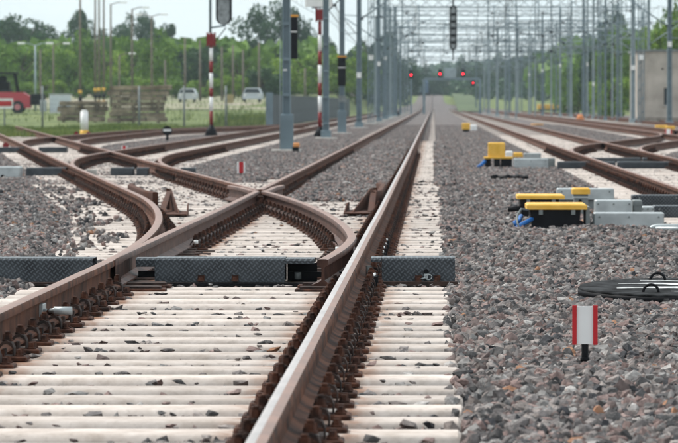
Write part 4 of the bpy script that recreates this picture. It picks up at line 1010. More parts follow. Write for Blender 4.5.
# gantries
def gantry(Y, x0, x1, zb, label, drops, w=.32, group='wire gantries spanning the tracks', plate=None):
    z0 = g(Y) - .03; t = thing('wire_gantry', label, 'gantry', (0, Y, z0), 0, group); zb = zb - z0
    for x in (x0, x1):
        mb = MB(); d = w / 2
        for s in (-1, 1): mb.box(x + s * d - .03, x + s * d + .03, -.10, .10, 0, zb + 2.0, M_MAST)
        for k in range(int((zb + 1.5) / .8)): mb.tube([(x - d, 0, .3 + k * .8), (x + d, 0, .9 + k * .8)], .02, M_MAST, 5)
        mb.box(x - w * .1, x + w * .1, -.02, .02, 0, zb + 2, M_MAST); mb.build('mast', t)
        mb = MB(); mb.box(x - .5, x + .5, -.5, .5, -.15, .08, M_CONC, .03); mb.build('foundation', t)
        if plate: mb = MB(); zp = zt(plate, Y) - z0; mb.box(x - .14, x + .14, -.17, -.14, zp, zp + .3, M_WHITE); mb.build('number_plate', t)
    mb = MB(); hh = .30 if w > .2 else .18; c_ = .035 if w > .2 else .022
    for yy_ in (-.2, .15):
        for zz_ in (-hh, hh): mb.box(x0, x1, yy_, yy_ + .05, zb + zz_ - c_, zb + zz_ + c_, M_MAST)
    n = int((x1 - x0) / .7)
    for k in range(n):
        a = x0 + (x1 - x0) * k / n; b = x0 + (x1 - x0) * (k + 1) / n; mb.tube([(a, -.17, zb + (hh if k % 2 else -hh)), (b, -.17, zb + (-hh if k % 2 else hh))], .018, M_MAST, 4); mb.tube([(a, .17, zb + (-hh if k % 2 else hh)), (b, .17, zb + (hh if k % 2 else -hh))], .018, M_MAST, 4)
    mb.build('beam', t)
    for x in drops:
        mb = MB(); mb.tube([(x, 0, zb + .6), (x, 0, zb - 2.2)], .035, M_MAST, 6); mb.tube([(x, 0, zb - 2.0), (x + 1.9, 0, zb - 1.9)], .018, M_MAST, 5); mb.tube([(x, 0, zb - .6), (x + 1.9, 0, zb - .8)], .018, M_MAST, 5); mb.tube([(x, 0, zb - 1.9), (x + 1.9, 0, zb - .85)], .018, M_MAST, 5); mb.build('drop_arm', t)
        mb = MB()
        for z in (-2.02, -.65): mb.cyl((x + .25, 0, zb + z - .05), .08, .08, .12, M_BLACK, 8)
        mb.build('insulator', t)
labs = ['nearest gantry beam crossing above everything, hanging signal below it', 'second gantry behind the hanging signal', 'third gantry farther along the tracks', 'fourth gantry farther along the tracks', 'fifth gantry, small above the red lights', 'sixth gantry, tiny near the vanishing point', 'seventh gantry, tiny and hazy near the hill']
for k, (Y, zb) in enumerate(((254, 7.6), (318, 7.6), (390, 7.8), (480, 8.1), (600, 8.5))):
    gantry(Y, XM - .05, 12.3, zb, labs[k], (-1.9, 3.2, 6.2), (.32 if k == 0 else .22), plate=60 if k == 0 else None)
for k, Y in enumerate((345, 470)):
    gantry(Y, 5.9, 17.2, 7.9, ['nearer short', 'farther short'][k] + ' gantry over the right hand tracks', (9.5, 13.2), .26, group='short gantries over the right tracks')
gt = thing('railway_signal', 'hanging pale signal back with black rim under the gantry beam', 'railway signal', (at(453, 253.6), 253.4, 0))
def hz(py): return zt(py, 253.4)
prof = [(.22 * math.cos(a), hz(46) + .25 * math.sin(a)) for a in np.linspace(math.pi, 2 * math.pi, 9)] + [(.22 * math.cos(a), hz(10) + .25 * math.sin(a)) for a in np.linspace(0, math.pi, 9)]
mb = MB(); mb.prism(prof, 0, .1, M_BLACK); mb.build('backboard', gt); mb = MB(); mb.prism([(x * .66, hz(28) + (z - hz(28)) * .93) for x, z in prof], -.1, -.002, mat('signal_back', (.24, .26, .27), .5, noise=.3)); mb.build('signal_case', gt)
mb = MB(); mb.box(-.05, .05, .1, .2, hz(14), hz(-2), M_BLACK); mb.box(-.04, .04, -.03, .08, hz(60), hz(50), M_BLACK); mb.box(-.2, .2, -.02, .12, hz(9), hz(6), M_BLACK); mb.build('hanger', gt)
for q in range(5):
    mb = MB(); mb.box(-.13, .13, -.13, -.102, hz(14 + 7 * q) - .12, hz(14 + 7 * q) + .05, M_BLACK, .01); mb.build('case_rib', gt)
# right hand masts
masts = [(669, 230, .3, 47), (632.5, 262, .32, 70), (648, 300, .26, None), (605, 300, .24, None), (593, 330, .28, 86), (587, 345, .24, 66), (583, 360, .3, None), (571, 372, .26, None), (560, 395, .3, 67), (542, 430, .28, 72), (529, 470, .28, 76), (518, 520, .26, None), (510, 560, .3, None), (497, 410, .36, None), (484, 600, .3, None), (476, 680, .3, None), (489, 520, .3, None)]
for i, (px, Y, w, pl) in enumerate(masts):
    lab = {0: 'blue grey mast in front of the building wall, rightmost', 1: 'tall mast at the left corner of the building', 2: 'mast rising behind the building roof', 13: 'stout lone mast nearer the track centre, right of the red lights'}.get(i)
    make_mast(at(px, Y), Y, 10.2 if i not in (13,) else 8.5, w * (.9 if i < 3 else .72), lab or 'slim mast in the receding row right of the tracks, ' + nth(sorted(q[0] for j, q in enumerate(masts) if j not in (0, 1, 2, 13)).index(px)), base=1, plate=pl, cant=(2 if i % 3 == 0 else (-1 if i % 2 else 1)), group=None if lab else 'receding masts right of the tracks', m=M_MASTL if i % 3 else M_MAST)
for i, (px, Y) in enumerate(((379, 280), (390, 365), (400, 470), (376, 400))):
    make_mast(at(px, Y), Y, 9.5, .24, 'slim mast in the receding row left of the tracks, ' + nth(sorted((379, 390, 400, 376)).index(px)), base=1, cant=1 if i % 2 else 2, group='receding masts left of the tracks', m=M_MASTL if i % 2 else M_MAST, plate=(66 if i == 0 else None), blob=(i == 3))
for k, (Y, zb) in enumerate(((286, 7.7), (350, 7.9), (430, 8.2), (540, 8.8))):
    gantry(Y, XM - .05, 12.3, zb, ['slim extra beam just behind the nearest gantry', 'slim beam between the second and third gantry', 'slim beam between the third and fourth gantry', 'slim beam just before the farthest gantry'][k], (-4.4, .8, 9.4) if k % 2 else (-1.0, 4.0, 8.4), .13)
for k, (px, Y) in enumerate(((505, 380), (516, 330), (535, 385), (551, 340), (612, 300), (621, 360), (642, 380))):
    make_mast(at(px, Y), Y, 9.5 + (k % 3), .13, 'thin grey pole among the wires right of the main track, ' + nth(k), base=0, cant=[2, 1, -1][k % 3], group='thin poles among the wires', m=M_MASTL)
# red signals far away
SG = thing('signal_gantry', 'low signal bridge carrying the far red lights', 'gantry', (0, 500, g(500)))
mb = MB(); z = zt(79, 500) - g(500); mb.box(at(424, 500), at(480, 500), -.2, .2, z - .15, z + .15, M_MAST)
mb.build('beam', SG); 
for px in (424, 480): mb = MB(); mb.box(at(px, 500) - .15, at(px, 500) + .15, -.15, .15, 0, z, M_MAST); mb.build('post', SG)
mb = MB(); mb.box(at(444, 500), at(456, 500), -.3, -.22, z + .1, z + 1.3, M_MASTL, .05); mb.build('pale_panel', SG)
for px, py, lab in ((411, 75, 'leftmost red signal light far down the tracks'), (440, 74, 'middle red signal light above the main track'), (463, 74, 'right red signal light on the far signal bridge'), (473, 83, 'lowest and dimmest red signal light, right of the others')):
    Y = 498.5; t = thing('railway_signal', lab, 'railway signal', (at(px, Y), Y, zt(py, Y)))
    hh = 1.0 if py < 80 else .5
    mb = MB(); mb.box(-.22, .22, .0, .25, -.4, hh * .6, M_BLACK, .05); mb.build('backboard', t)
    mb = MB(); mb.cyl((0, -.03, 0), .09 if py < 80 else .055, .09 if py < 80 else .055, .03, M_REDLAMP, 16, axis='Y'); mb.build('lamp', t)
    if px == 411: mb = MB(); mb.box(-.1, .1, .26, .4, -zt(py, Y) + g(Y), 1.0, M_MAST); mb.build('post', t)
# overhead wires
for xc, y0, lab in ((-1.245, 60, 'overhead wires above the main track'), (-6.0, 90, 'overhead wires above the left side track'), (RC, 60, 'overhead wires above the first right track'), (R2C, 90, 'overhead wires above the second right track'), (R3C, 160, 'overhead wires above the rightmost track')):
    t = thing('overhead_wire', lab, 'overhead wire', (0, 0, 0)); sp = 54
    c = MB(); m_ = MB(); d = MB(); ye = 760; pc = []; pm_ = []
    y = 38; i = 0
    while y < ye:
        for k in range(9):
            q = y + sp * k / 9; zc = g(q) + 5.75; zm = g(q) + 7.0 - 0.55 * (1 - ((k - 4.5) / 4.5) ** 2); xx = xc + .25 * math.sin((q) / sp * math.pi)
            if q > y0: pc.append((xx, q, zc)); pm_.append((xx, q, zm)); d.tube([(xx, q, zc), (xx, q, zm)], .006, M_WIRE, 3)
        y += sp
    c.tube(pc, .011, M_WIRE, 4); m_.tube(pm_, .012, M_WIRE, 4); c.build('contact_wire', t); m_.build('messenger_wire', t); tag(d.build('droppers', t), kind='stuff')
t = thing('overhead_wire', 'slanting feeder wires between the left masts', 'overhead wire')
for (a, b) in (((-4.2, 146, 5.4), (-3.7, 254, 4.4)), ((-4.2, 146, 5.9), (-3.7, 254, 4.8)), ((-3.7, 254, 7.9), (12, 262, 8.2)), ((-3.7, 318, 7.0), (12, 318, 7.1)), ((-3.7, 345, 6.2), (14, 345, 6.3)), ((-3.7, 400, 9.5), (14, 400, 9.7)), ((-3.7, 430, 6.6), (14, 430, 6.7)), ((-3.7, 460, 9.0), (14, 470, 9.2))):
    mb = MB(); a, b = Vector(a), Vector(b); mb.tube([a.lerp(b, k / 8) - Vector((0, 0, .25 * math.sin(math.pi * k / 8))) for k in range(9)], .02, M_WIRE, 4); mb.build('wire', t)

t = thing('overhead_wire', 'feeder and cross wires webbing the air right of the gantries', 'overhead wire')
for x, z in ((-3.2, 8.6), (-2.6, 9.3), (11.7, 8.4), (12.9, 9.0), (12.4, 9.8), (5.4, 8.9), (6.4, 9.4)):
    mb = MB(); pts_ = []
    for k in range(13):
        for q in range(6): yy_ = 150 + k * 50 + q * 50 / 6; pts_.append((x, yy_, z + g(yy_) - 1.0 * (1 - ((q - 3) / 3) ** 2) * .6))
    mb.tube(pts_, .014, M_WIRE, 4); mb.build('feeder_wire', t)
rr = random.Random(3)
for k in range(26):
    Y = rr.uniform(230, 620); z = g(Y) + rr.uniform(5.9, 10.2); x0_ = rr.choice((-3.7, .8, 5.9)); x1_ = rr.choice((5.9, 12.1, 17)); 
    if x1_ - x0_ < 3: continue
    mb = MB(); a, b = Vector((x0_, Y, z)), Vector((x1_, Y + rr.uniform(-12, 12), z + rr.uniform(-.5, .7))); mb.tube([a.lerp(b, q / 8) - Vector((0, 0, .35 * math.sin(math.pi * q / 8))) for q in range(9)], .018, M_WIRE, 4)
    for q in (2, 4, 6): p = a.lerp(b, q / 8); mb.tube([p - Vector((0, 0, .3)), p - Vector((0, 0, 1.5))], .015, M_WIRE, 4)
    mb.build('cross_span', t)
# ------------------------------------------------------------ fences
FN = thing('panel_fence', 'grey steel fence running away beside the side track', 'fence')
xf = -8.3; y = 215; i = 0
while y < 420:
    z = g(y) - .05
    mb = MB(); mb.box(xf - .05, xf + .05, y - .05, y + .05, z - .1, z + 1.75, M_FENCE); 
    if i == 0: mb.box(xf - .18, xf + .18, y - .12, y + .12, z - .1, z + 1.8, M_MAST)
    mb.build('post', FN)
    mb = MB(); zb = g(y + 2.5) - .02
    for k in range(20): mb.box(xf - .008, xf + .008, y + .1 + k * .25, y + .16 + k * .25, zb + .05, zb + 1.65, M_FENCE)
    for zz_ in (.1, .85, 1.6): mb.box(xf - .02, xf - .009, y, y + 5, zb + zz_, zb + zz_ + .04, M_FENCE)
    mb.build('mesh_panel', FN); y += 5; i += 1
WF = thing('wire_fence', 'thin wire fence on grey posts in front of the timber stacks', 'fence')
xs = [at(p, 208) for p in (-45, 42, 139, 184, 226, 269)]
for k, x in enumerate(xs[:-1]):
    z = G(x, 208); mb = MB(); mb.cyl((x, 208, z - .2), .055, .05, 2.35, M_GALVD, 8); mb.build('post', WF)
for k in range(len(xs) - 1):
    mb = MB(); a, b = xs[k], xs[k + 1]; z = G(a, 208); n = int((b - a) / .12)
    for j in range(n): x = a + (b - a) * j / n; mb.box(x - .004, x + .004, 208, 208.008, z + .05, z + 1.95, M_FENCE)
    for j in range(9): mb.box(a, b, 208.010, 208.018, z + .1 + j * .23, z + .108 + j * .23, M_FENCE)
    mb.build('wire_mesh', WF)

# ------------------------------------------------------------ yard things
def plank_stack(px0, px1, Y, rows, cols, label, ph=.30):
    x0, x1 = at(px0, Y), at(px1, Y); z0 = G((x0 + x1) / 2, Y)
    t = thing('timber_stack', label, 'timber stack', ((x0 + x1) / 2, Y, z0)); W2 = (x1 - x0) / 2
    r = random.Random(px0)
    for i in range(rows):
        hgt = ph * .80
        inset = .0 + (.25 if i < rows - 2 else 0) * r.random()
        cuts = [-W2 - r.uniform(-.1, .15) + inset] + sorted(r.uniform(-W2 * .6, W2 * .6) for _ in range(r.choice((0, 0, 0, 1)))) + [W2 + r.uniform(-.2, .2) - inset]
        for a, b in zip(cuts[:-1], cuts[1:]):
            for c in range(cols):
                mb = MB(); M = Matrix.Translation(((a + b) / 2, c * .42 + r.uniform(-.07, .07), i * ph + r.uniform(-.02, .02))) @ Matrix.Rotation(r.uniform(-.035, .035), 4, 'Y')
                l = (b - a) / 2 - .02; mb.box(-l, l, -.2, .2, .05, .05 + hgt, M_WOOD, .015, M=M); mb.build('plank', t)
        for s in (-.75, -.1, .6):
            mb = MB(); xx = W2 * s + r.uniform(-.15, .15); mb.box(xx - .05, xx + .05, -.2, cols * .42 - .25, i * ph - .03, i * ph + .048, M_POLE); mb.build('spacer', t)
plank_stack(108, 168, 246, 7, 3, 'tall stack of weathered grey timber behind the wire fence')
plank_stack(57, 106, 250, 4, 3, 'low stack of weathered grey timber left of the tall stack')
t = thing('white_cabinet', 'white metal cabinet standing at the wood edge', 'cabinet', (at(59.5, 300), 300, G(-26, 300)))
mb = MB(); mb.box(-.75, .75, 0, .7, 0, 1.3, M_WHITE, .02); mb.build('body', t)
for s in (-1, 1): mb = MB(); mb.box(*sorted((s * .02, s * .71)), -.03, -.002, .1, 1.22, mat('pale_panel', (.62, .66, .70), .5)); mb.build('door', t)
mb = MB(); mb.box(-.8, .8, -.05, .75, 1.301, 1.36, M_GALV); mb.build('roof', t)
# red lift truck
t = thing('lift_truck', 'red lift truck with a black roll cage at the left edge', 'lift truck', (at(-4, 300), 300, G(-30, 300)), 0)
mb = MB(); mb.prism([(-1.6, .35), (2.4, .35), (2.4, 1.15), (1.9, 1.45), (-1.6, 1.5)], -.7, .9, mat('truck_red', (.50, .06, .08), .5), ); mb.build('body', t)
for x in (-1.3, 1.55):
    for yv in (-.78, .82):
        mb = MB(); mb.cyl((x, yv - .16, .42), .44, .44, .32, M_TYRE, 18, axis='Y'); w_ = mb.build('wheel', t); mb = MB(); mb.cyl((x, yv - .19, .42), .22, .22, .04, mat('hub_pink', (.55, .2, .22), .5), 12, axis='Y'); mb.build('rim', w_)
mb = MB()
for (x, z) in ((-.9, 0), (1.5, 0)):
    for yv in (-.6, .8): mb.tube([(x, yv, 1.45), (x * .85, yv, 2.75)], .07, M_BLACK, 6)
mb.box(-1.0, 1.5, -.7, .9, 2.75, 2.86, M_BLACK, .03); mb.box(-.5, .9, -.5, .7, 1.5, 2.2, M_BLACK, .05); mb.box(.2, .7, -.3, .4, 2.2, 2.6, M_BLACK, .1); mb.build('cab_cage', t)
mb = MB(); mb.box(2.41, 3.4, -.3, .5, .55, 1.35, M_BLACK, .05); mb.box(3.1, 3.5, -.5, .6, .1, .9, M_GALV, .03); mb.build('front_mast', t)
t = thing('stop_sign', 'red rectangular sign with white border in front of the truck', 'sign', (at(4, 212), 212, G(-21, 212)))
mb = MB(); zz_ = zt(108.5, 212) - G(-21, 212); mb.box(-.55, .42, 0, .03, zz_, zz_ + .5, M_WHITE); mb.build('sign_plate', t); mb = MB(); mb.box(-.48, .35, -.012, -.001, zz_ + .12, zz_ + .38, M_RED); mb.build('red_field', t)
mb = MB(); mb.box(-.05, .02, .031, .09, -.1, zz_ + .3, M_GALVD); mb.build('post', t)
# poles
def pole(px, Y, top, label, lamp=0, band=False, w=.10, m=M_POLE):
    x = at(px, Y); z = G(x, Y); h = zt(top, Y) - z
    t = thing('lamp_post' if lamp else 'wooden_pole', label, 'lamp post' if lamp else 'pole', (x, Y, z))
    mb = MB(); mb.cyl((0, 0, -.2), w, w * .65, h + .2, m, 8); mb.build('shaft', t)
    for s in ([1] if lamp == 1 else [-1, 1] if lamp == 2 else []):
        mb = MB(); mb.tube([(0, 0, h - .05), (s * .5, 0, h + .12), (s * .9, 0, h + .15)], .04, m, 6); mb.build('arm', t); mb = MB(); mb.box(*sorted((s * .8, s * 1.35)), -.12, .12, h + .06, h + .2, M_WHITE, .03); mb.build('lamp_head', t)
    if band:
        for k in range(3): mb = MB(); mb.cyl((0, 0, .35 + k * .5), w + .03, w + .03, .25, M_YELLOW if k != 1 else M_BLACK, 8); mb.build('warning_band', t)
    return t
pole(35, 320, 45, 'white double headed lamp post above the red truck', 2, m=M_MASTL)
pole(40, 345, 50, 'slim pole just right of the double lamp', 0); pole(53, 350, 45, 'short lamp post left of the white cabinet', 1)
pole(80, 300, -12, 'tall pole with yellow and black foot bands above the low stack', 0, True)
pole(95, 330, -12, 'leftmost of three tall banded poles standing close together', 0, True); pole(98.8, 336, -12, 'middle of three tall banded poles standing close together', 0, True); pole(103.5, 340, -10, 'rightmost of three tall banded poles standing close together', 0, True)
pole(110.5, 345, 4, 'tall lamp post with one long arm left of the tall stack', 1); pole(132, 330, 9, 'lamp post with a single arm rising over the tall stack', 1); pole(151.5, 350, 16, 'lamp post rising over the right end of the tall stack', 2)
pole(119, 350, 55, 'short lamp post between the taller ones', 1)
for i, (px, top) in enumerate(((185, 38), (200, 40), (222, 47), (233, 45), (243, 50), (259, 42), (305, 68), (165, 60))):
    pole(px, 420, top, 'bare pole along the far wood, ' + nth([7, 0, 1, 2, 3, 4, 5, 6].index(i) if 0 else sorted(range(8), key=lambda q: (185, 200, 222, 233, 243, 259, 305, 165)[q]).index(i)), 0, w=.13).__setitem__('group', 'bare poles along the far wood')
# parked vehicles beyond the fence
def car(px, Y, w, h, m, label, cat='car'):
    x = at(px, Y); t = thing('parked_' + cat, label, cat, (x, Y, G(x, Y))); a = w / 2
    mb = MB(); mb.prism([(-a, .3), (a, .3), (a * 1.02, .62), (a * .94, .85), (a * .72, h * .95), (a * .5, h), (-a * .5, h), (-a * .72, h * .95), (-a * .94, .85), (-a * 1.02, .62)], 0, 3.6, m); mb.build('body', t)
    for s_ in (-1, 1): mb = MB(); mb.cyl((a * s_ * .78 - .1, .5, .3), .3, .3, .2, M_TYRE, 14, axis='X'); mb.build('wheel', t)
    mb = MB(); mb.prism([(-a * .84, .88), (a * .84, .88), (a * .62, h - .12), (-a * .62, h - .12)], -.02, -.002, M_GLASS); mb.build('window', t)
    for s_ in (-1, 1): mb = MB(); mb.box(*sorted((s_ * a * .9, s_ * a * .6)), -.03, -.002, .6, .76, M_WHITE); mb.build('headlight', t)
car(252, 400, 1.8, 1.35, mat('vehicle_white', (.5, .55, .6), .4), 'pale car parked behind the sandy yard, right of the left signal post')
car(187, 400, 1.7, 1.3, mat('vehicle_pale', (.5, .54, .56), .4), 'pale car parked beyond the timber stack, left of the signal post')
car(612, 420, 2.0, 1.9, M_DBLUE, 'dark blue van parked below the right trees', 'van')
# yellow and orange bits in the yard
for px, Y, m, lab in ((229, 390, mat('crate_straw', (.42, .34, .16), .8), 'small straw coloured crate in the yard right of the signal post'),):
    x = at(px, Y); t = thing('crate', lab, 'crate', (x, Y, G(x, Y))); mb = MB()
    for k in range(4): mb.box(-.4, .4, -.4, .4, .02 + k * .2, .17 + k * .2, m)
    mb.build('slats', t); mb = MB(); mb.box(-.36, .36, -.35, .35, .0, .78, M_POLE); mb.build('body', t)
# house with pale pink roof beyond the fence
x = at(339, 560); t = thing('house', 'low house with pale pink roof beyond the grey fence', 'house', (x, 560, G(x, 560) - .6))
mb = MB(); mb.box(-1.9, 1.9, 0, 6, 0, 1.6, M_WALL); mb.build('wall', t); mb = MB(); mb.prism([(-2.2, 1.55), (2.2, 1.55), (.6, 2.9), (-.6, 2.9)], -.4, 6.4, M_PINK); mb.build('roof', t)
mb = MB(); mb.box(.1, .9, -.05, -.002, .7, 1.3, M_DBLUE); mb.build('window', t)
# grey building at the right edge
Y = 262; BX0, BX1 = at(637, Y), at(637, Y) + 9
bz = g(Y) - .2; BH = zt(51.5, Y) - bz
B = thing('trackside_building', 'plain grey rendered building with a flat roof at the right edge', 'building', (BX0, Y, bz))
mb = MB()
# wall with recessed openings in the front face
def wall_with_holes(mb, w, h, holes, m, d=.3):
    xs = sorted({0, w} | {a for q in holes for a in q[:2]}); zs = sorted({0, h} | {a for q in holes for a in q[2:]})
    for i in range(len(xs) - 1):
        for j in range(len(zs) - 1):
            cx, cz = (xs[i] + xs[i + 1]) / 2, (zs[j] + zs[j + 1]) / 2
            if not any(q[0] < cx < q[1] and q[2] < cz < q[3] for q in holes): mb.box(xs[i], xs[i + 1], 0, d, zs[j], zs[j + 1], m)
sx_ = Y / F; hole = [((663.5 - 637) * sx_, (667.5 - 637) * sx_, zt(105, Y) - bz, zt(88, Y) - bz), ((661 - 637) * sx_ , (663 - 637) * sx_, zt(70, Y) - bz, zt(68, Y) - bz)]
wall_with_holes(mb, 9, BH, hole, M_WALL); mb.box(0, .3, .301, 10, 0, BH, M_WALL); mb.box(8.7, 9, .301, 10, 0, BH, M_WALL); mb.box(.301, 8.699, 9.7, 10, 0, BH, M_WALL); mb.build('wall', B)
mb = MB(); mb.box(-.12, 9.12, -.12, 10.1, BH + .002, BH + .12, M_GALVD); mb.build('roof', B)
mb = MB(); q = hole[0]; mb.box(q[0], q[1], .2, .24, q[2], q[3], M_GLASS); w_ = mb.build('window', B); mb = MB(); mb.box(q[0] - .05, q[1] + .05, -.06, .1, q[2] - .08, q[2] - .003, M_CONC); mb.build('sill', w_)
mb = MB(); mb.box(hole[1][0], hole[1][1], .1, .14, hole[1][2], hole[1][3], M_BLACK); mb.build('vent', B)
mb = MB(); mb.cyl((.35, -.08, 0), .05, .05, BH, M_WALL, 8); mb.build('drainpipe', B); mb = MB(); mb.box(-.06, 9.05, -.05, -.002, 0, .55, mat('plinth', (.27, .235, .2), .9, noise=.3, nscale=2)); mb.build('plinth', B)
# far train and coloured things near the vanishing point
Y = 980; x = at(420, Y); TR = thing('train', 'pale train with dark blue end standing far down the line', 'train', (x, Y, g(Y)))
mb = MB(); mb.box(-5.2, .3, 0, 30, .9, 3.2, M_PALEBLUE, .3); mb.build('body', TR); mb = MB(); mb.box(.32, 1.9, -.3, 20, .6, 3.4, mat('muted_blue', (.07, .12, .2), .6), .3); mb.build('driving_end', TR)
mb = MB(); mb.box(-5.0, .9, -.03, -.005, 2.1, 2.9, M_GLASS); mb.build('window', TR); mb = MB()
for q in (-4, -2, 0, 2): mb.cyl((q, .3, .45), .45, .45, .3, M_TYRE, 12, axis='Y')
mb.build('wheel', TR)
for i, (px, Y, w, h, m, lab) in enumerate(((548, 640, 3.2, .9, M_YELLOW, 'yellow wagon body far behind the right masts'), (572, 600, 2.4, 1.1, mat('pale_pinkish', (.45, .33, .3), .7), 'pinkish wagon body far behind the right masts'))):
    x = at(px, Y); t = thing('goods_wagon', lab, 'wagon', (x, Y, G(x, Y) + .1)); mb = MB(); mb.box(-w / 2, w / 2, 0, 2.5, .4, h + .2, m, .08); mb.build('body', t)
    mb = MB(); mb.box(-w / 2 + .1, w / 2 - .1, .2, 2.2, .2, .399, M_BLACK); mb.build('underframe', t)
    for q in (-w * .3, w * .3): mb = MB(); mb.cyl((q, .1, .2), .3, .3, .2, M_TYRE, 10, axis='Y'); mb.build('wheel', t)
# far grassy bank right of the vanishing point
sheet('grass_bank', [at(456, 700) + k * .5 for k in range(9)], [640, 700, 800, 900], lambda x, y: g(y) + .9 * ss(640, 800, y) + .1, mat('fresh_grass', (.075, .105, .045), .9, noise=.3, nscale=.2, coord='World'))

# ------------------------------------------------------------ grass
def grass_obj(name, label, boxes, rho, hmin, hmax, seed=1):
    r = np.random.default_rng(seed); vs = []; fs = []
    for (x0, x1, y0, y1) in boxes:
        n = int((x1 - x0) * (y1 - y0) * rho)
        for _ in range(n):
            x, y = r.uniform(x0, x1), r.uniform(y0, y1)
            if math.sin(x * 1.3 + 2) + math.sin(y * .21 + x * .5) + r.uniform(-1, 1) < -.9: continue
            if x > bedl(y) + .2: continue
            h = r.uniform(hmin, hmax) * (1 + .5 * math.sin(x * .9) * math.sin(y * .11)); a = r.uniform(0, 3.14); w = .035 + .02 * r.random(); z = G(x, y) - .08; dx, dy = math.cos(a) * w, math.sin(a) * w; lx, ly = r.uniform(-.12, .12), r.uniform(-.12, .12)
            b = len(vs); vs += [(x - dx, y - dy, z), (x + dx, y + dy, z), (x + lx, y + ly, z + h)]; fs.append((b, b + 1, b + 2))
    mb = MB(); mb.poly(vs, fs, M_BLADEG); tag(mb.build(name), label, kind='stuff')
grass_obj('grass', 'green grass and weeds in front of the timber stacks', [(-22, -12.6, 150, 215), (-20, -9, 185, 228)], 34, .12, .32)
grass_obj('grass', 'tall weeds along the fence behind the signal post', [(-12.5, -8.7, 215, 285)], 22, .2, .6, 2)
grass_obj('grass', 'sparse weeds in the sandy yard', [(-32, -10, 255, 420)], .4, .2, .45, 3)
grass_obj('grass', 'low grass at the foot of the grey building', [(12.2, 22, 240, 262)], 10, .1, .3, 4)

# ------------------------------------------------------------ trees
def crown_mesh(seed, nclump, nleaf, leaf, shape=(1, 1, 1), airy=0.0, m='mid'):
    r = np.random.default_rng(seed); vs = []; fs = []
    cl = []
    for i in range(nclump):
        u = r.normal(size=3); u /= np.linalg.norm(u); rad = r.uniform(.35, .95) ** .6
        c = u * rad * np.array(shape); c[2] = c[2] * .95; cl.append((c, r.uniform(.20, .36) * (1 - .3 * airy)))
    for k in range(nleaf):
        c, rr = cl[r.integers(len(cl))]; u = r.normal(size=3); u /= np.linalg.norm(u); p = c + u * rr * r.uniform(.55, 1.05)
        a = r.normal(size=3); a /= np.linalg.norm(a); b = np.cross(a, r.normal(size=3)); b /= np.linalg.norm(b); s = leaf * r.uniform(.6, 1.3); q = len(vs)
        vs += [p - a * s - b * s * .6, p + a * s - b * s * .4, p + a * s * .8 + b * s * .6, p - a * s * .7 + b * s * .6]; fs.append((q, q + 1, q + 2, q + 3))
    me = bpy.data.meshes.new('crown'); me.from_pydata([tuple(v) for v in vs], [], fs); me.materials.append(LEAF[m]); return me
CR = {('mid', 0): crown_mesh(1, 34, 5200, .045), ('mid', 1): crown_mesh(2, 28, 5200, .045), ('dark', 0): crown_mesh(3, 34, 5200, .045, m='dark'), ('dark', 1): crown_mesh(4, 26, 4600, .045, (1, 1, 1.1), m='dark'), ('lime', 0): crown_mesh(5, 30, 5000, .045, m='lime'), ('blue', 0): crown_mesh(6, 44, 6500, .036, (1, 1, 1), .35, m='blue'), ('blue', 1): crown_mesh(7, 34, 5000, .045, m='blue')}
def trunk_mesh():
    mb = MB(); mb.tube([(0, 0, -.3), (.03, 0, .5), (-.02, .03, 1.0), (.02, 0, 1.6)], [.09, .07, .05, .02], M_TRUNK, 8)
    for k in range(7):
        a = k * 2.4; z = .55 + k * .12; mb.tube([(0, 0, z), (.35 * math.cos(a), .35 * math.sin(a), z + .3), (.65 * math.cos(a), .65 * math.sin(a), z + .6)], [.04, .025, .01], M_TRUNK, 5)
    return mb.mesh('trunk')
ME_TR = trunk_mesh()
def tree(px, Y, top, rpx, kind, label, group=None, low=.15, base=None):
    x = at(px, Y); z = G(x, Y) if base is None else base; h = zt(top, Y) - z; r = rpx * Y / F
    t = thing('tree', label, 'tree', (x, Y, z), random.uniform(0, 6), group)
    cz = h * (.5 + low / 2); o = link(CR[kind], 'crown', t, (0, 0, cz)); o.scale = (r, r, h * (.5 - low / 2) * 1.0); o.rotation_euler = (0, 0, 0)
    q = link(ME_TR, 'trunk', t, (0, 0, 0)); q.scale = (r * .8, r * .8, h * .45)
M0, M1, D0, D1, L0, B0, B1 = ('mid', 0), ('mid', 1), ('dark', 0), ('dark', 1), ('lime', 0), ('blue', 0), ('blue', 1)
gw = 'trees of the left wood edge'
tree(20, 640, 12, 36, D0, 'large dark tree behind the truck, top left corner'); tree(82, 660, 14, 20, D1, 'round dark crown rising alone behind the wood edge'); tree(48, 650, 30, 24, D0, 'dark crown lower, between the two high left crowns')
tree(138, 640, 12, 24, B0, 'loose pale tree with gaps behind the lamp posts'); tree(113, 650, 22, 18, B1, 'blue green crown left of the loose pale tree'); tree(165, 640, 27, 18, D1, 'dark crown right of the loose pale tree')
tree(272, 560, 2, 38, B0, 'tall loose tree with sky gaps behind the nearest mast'); tree(250, 565, 40, 18, B0, 'lower loose crown left of the tall loose tree'); tree(296, 560, 20, 22, B0, 'loose crown between the nearest mast and banded post')
for i, (px, top, r, k) in enumerate(((-10, 40, 30, M0), (22, 44, 28, M1), (52, 38, 26, L0), (80, 34, 26, M0), (106, 40, 26, L0), (130, 38, 28, M1), (158, 34, 26, M0), (186, 42, 26, D0), (212, 48, 24, D1), (238, 52, 24, M1))):
    tree(px, 480 + 15 * (i % 3), top, r, k, 'bushy green tree of the left wood edge, ' + nth(i), gw, low=-.05)
for i, (px, top, r, k) in enumerate(((10, 80, 20, M0), (45, 78, 20, L0), (75, 80, 18, M1), (110, 76, 20, M0), (145, 74, 22, L0), (175, 78, 20, M0), (205, 76, 20, L0), (235, 72, 18, L0), (262, 66, 20, D0))):
    tree(px, 455, top, r, k, 'low bush at the foot of the left wood, ' + nth(i), 'bushes along the left wood', low=-.1)
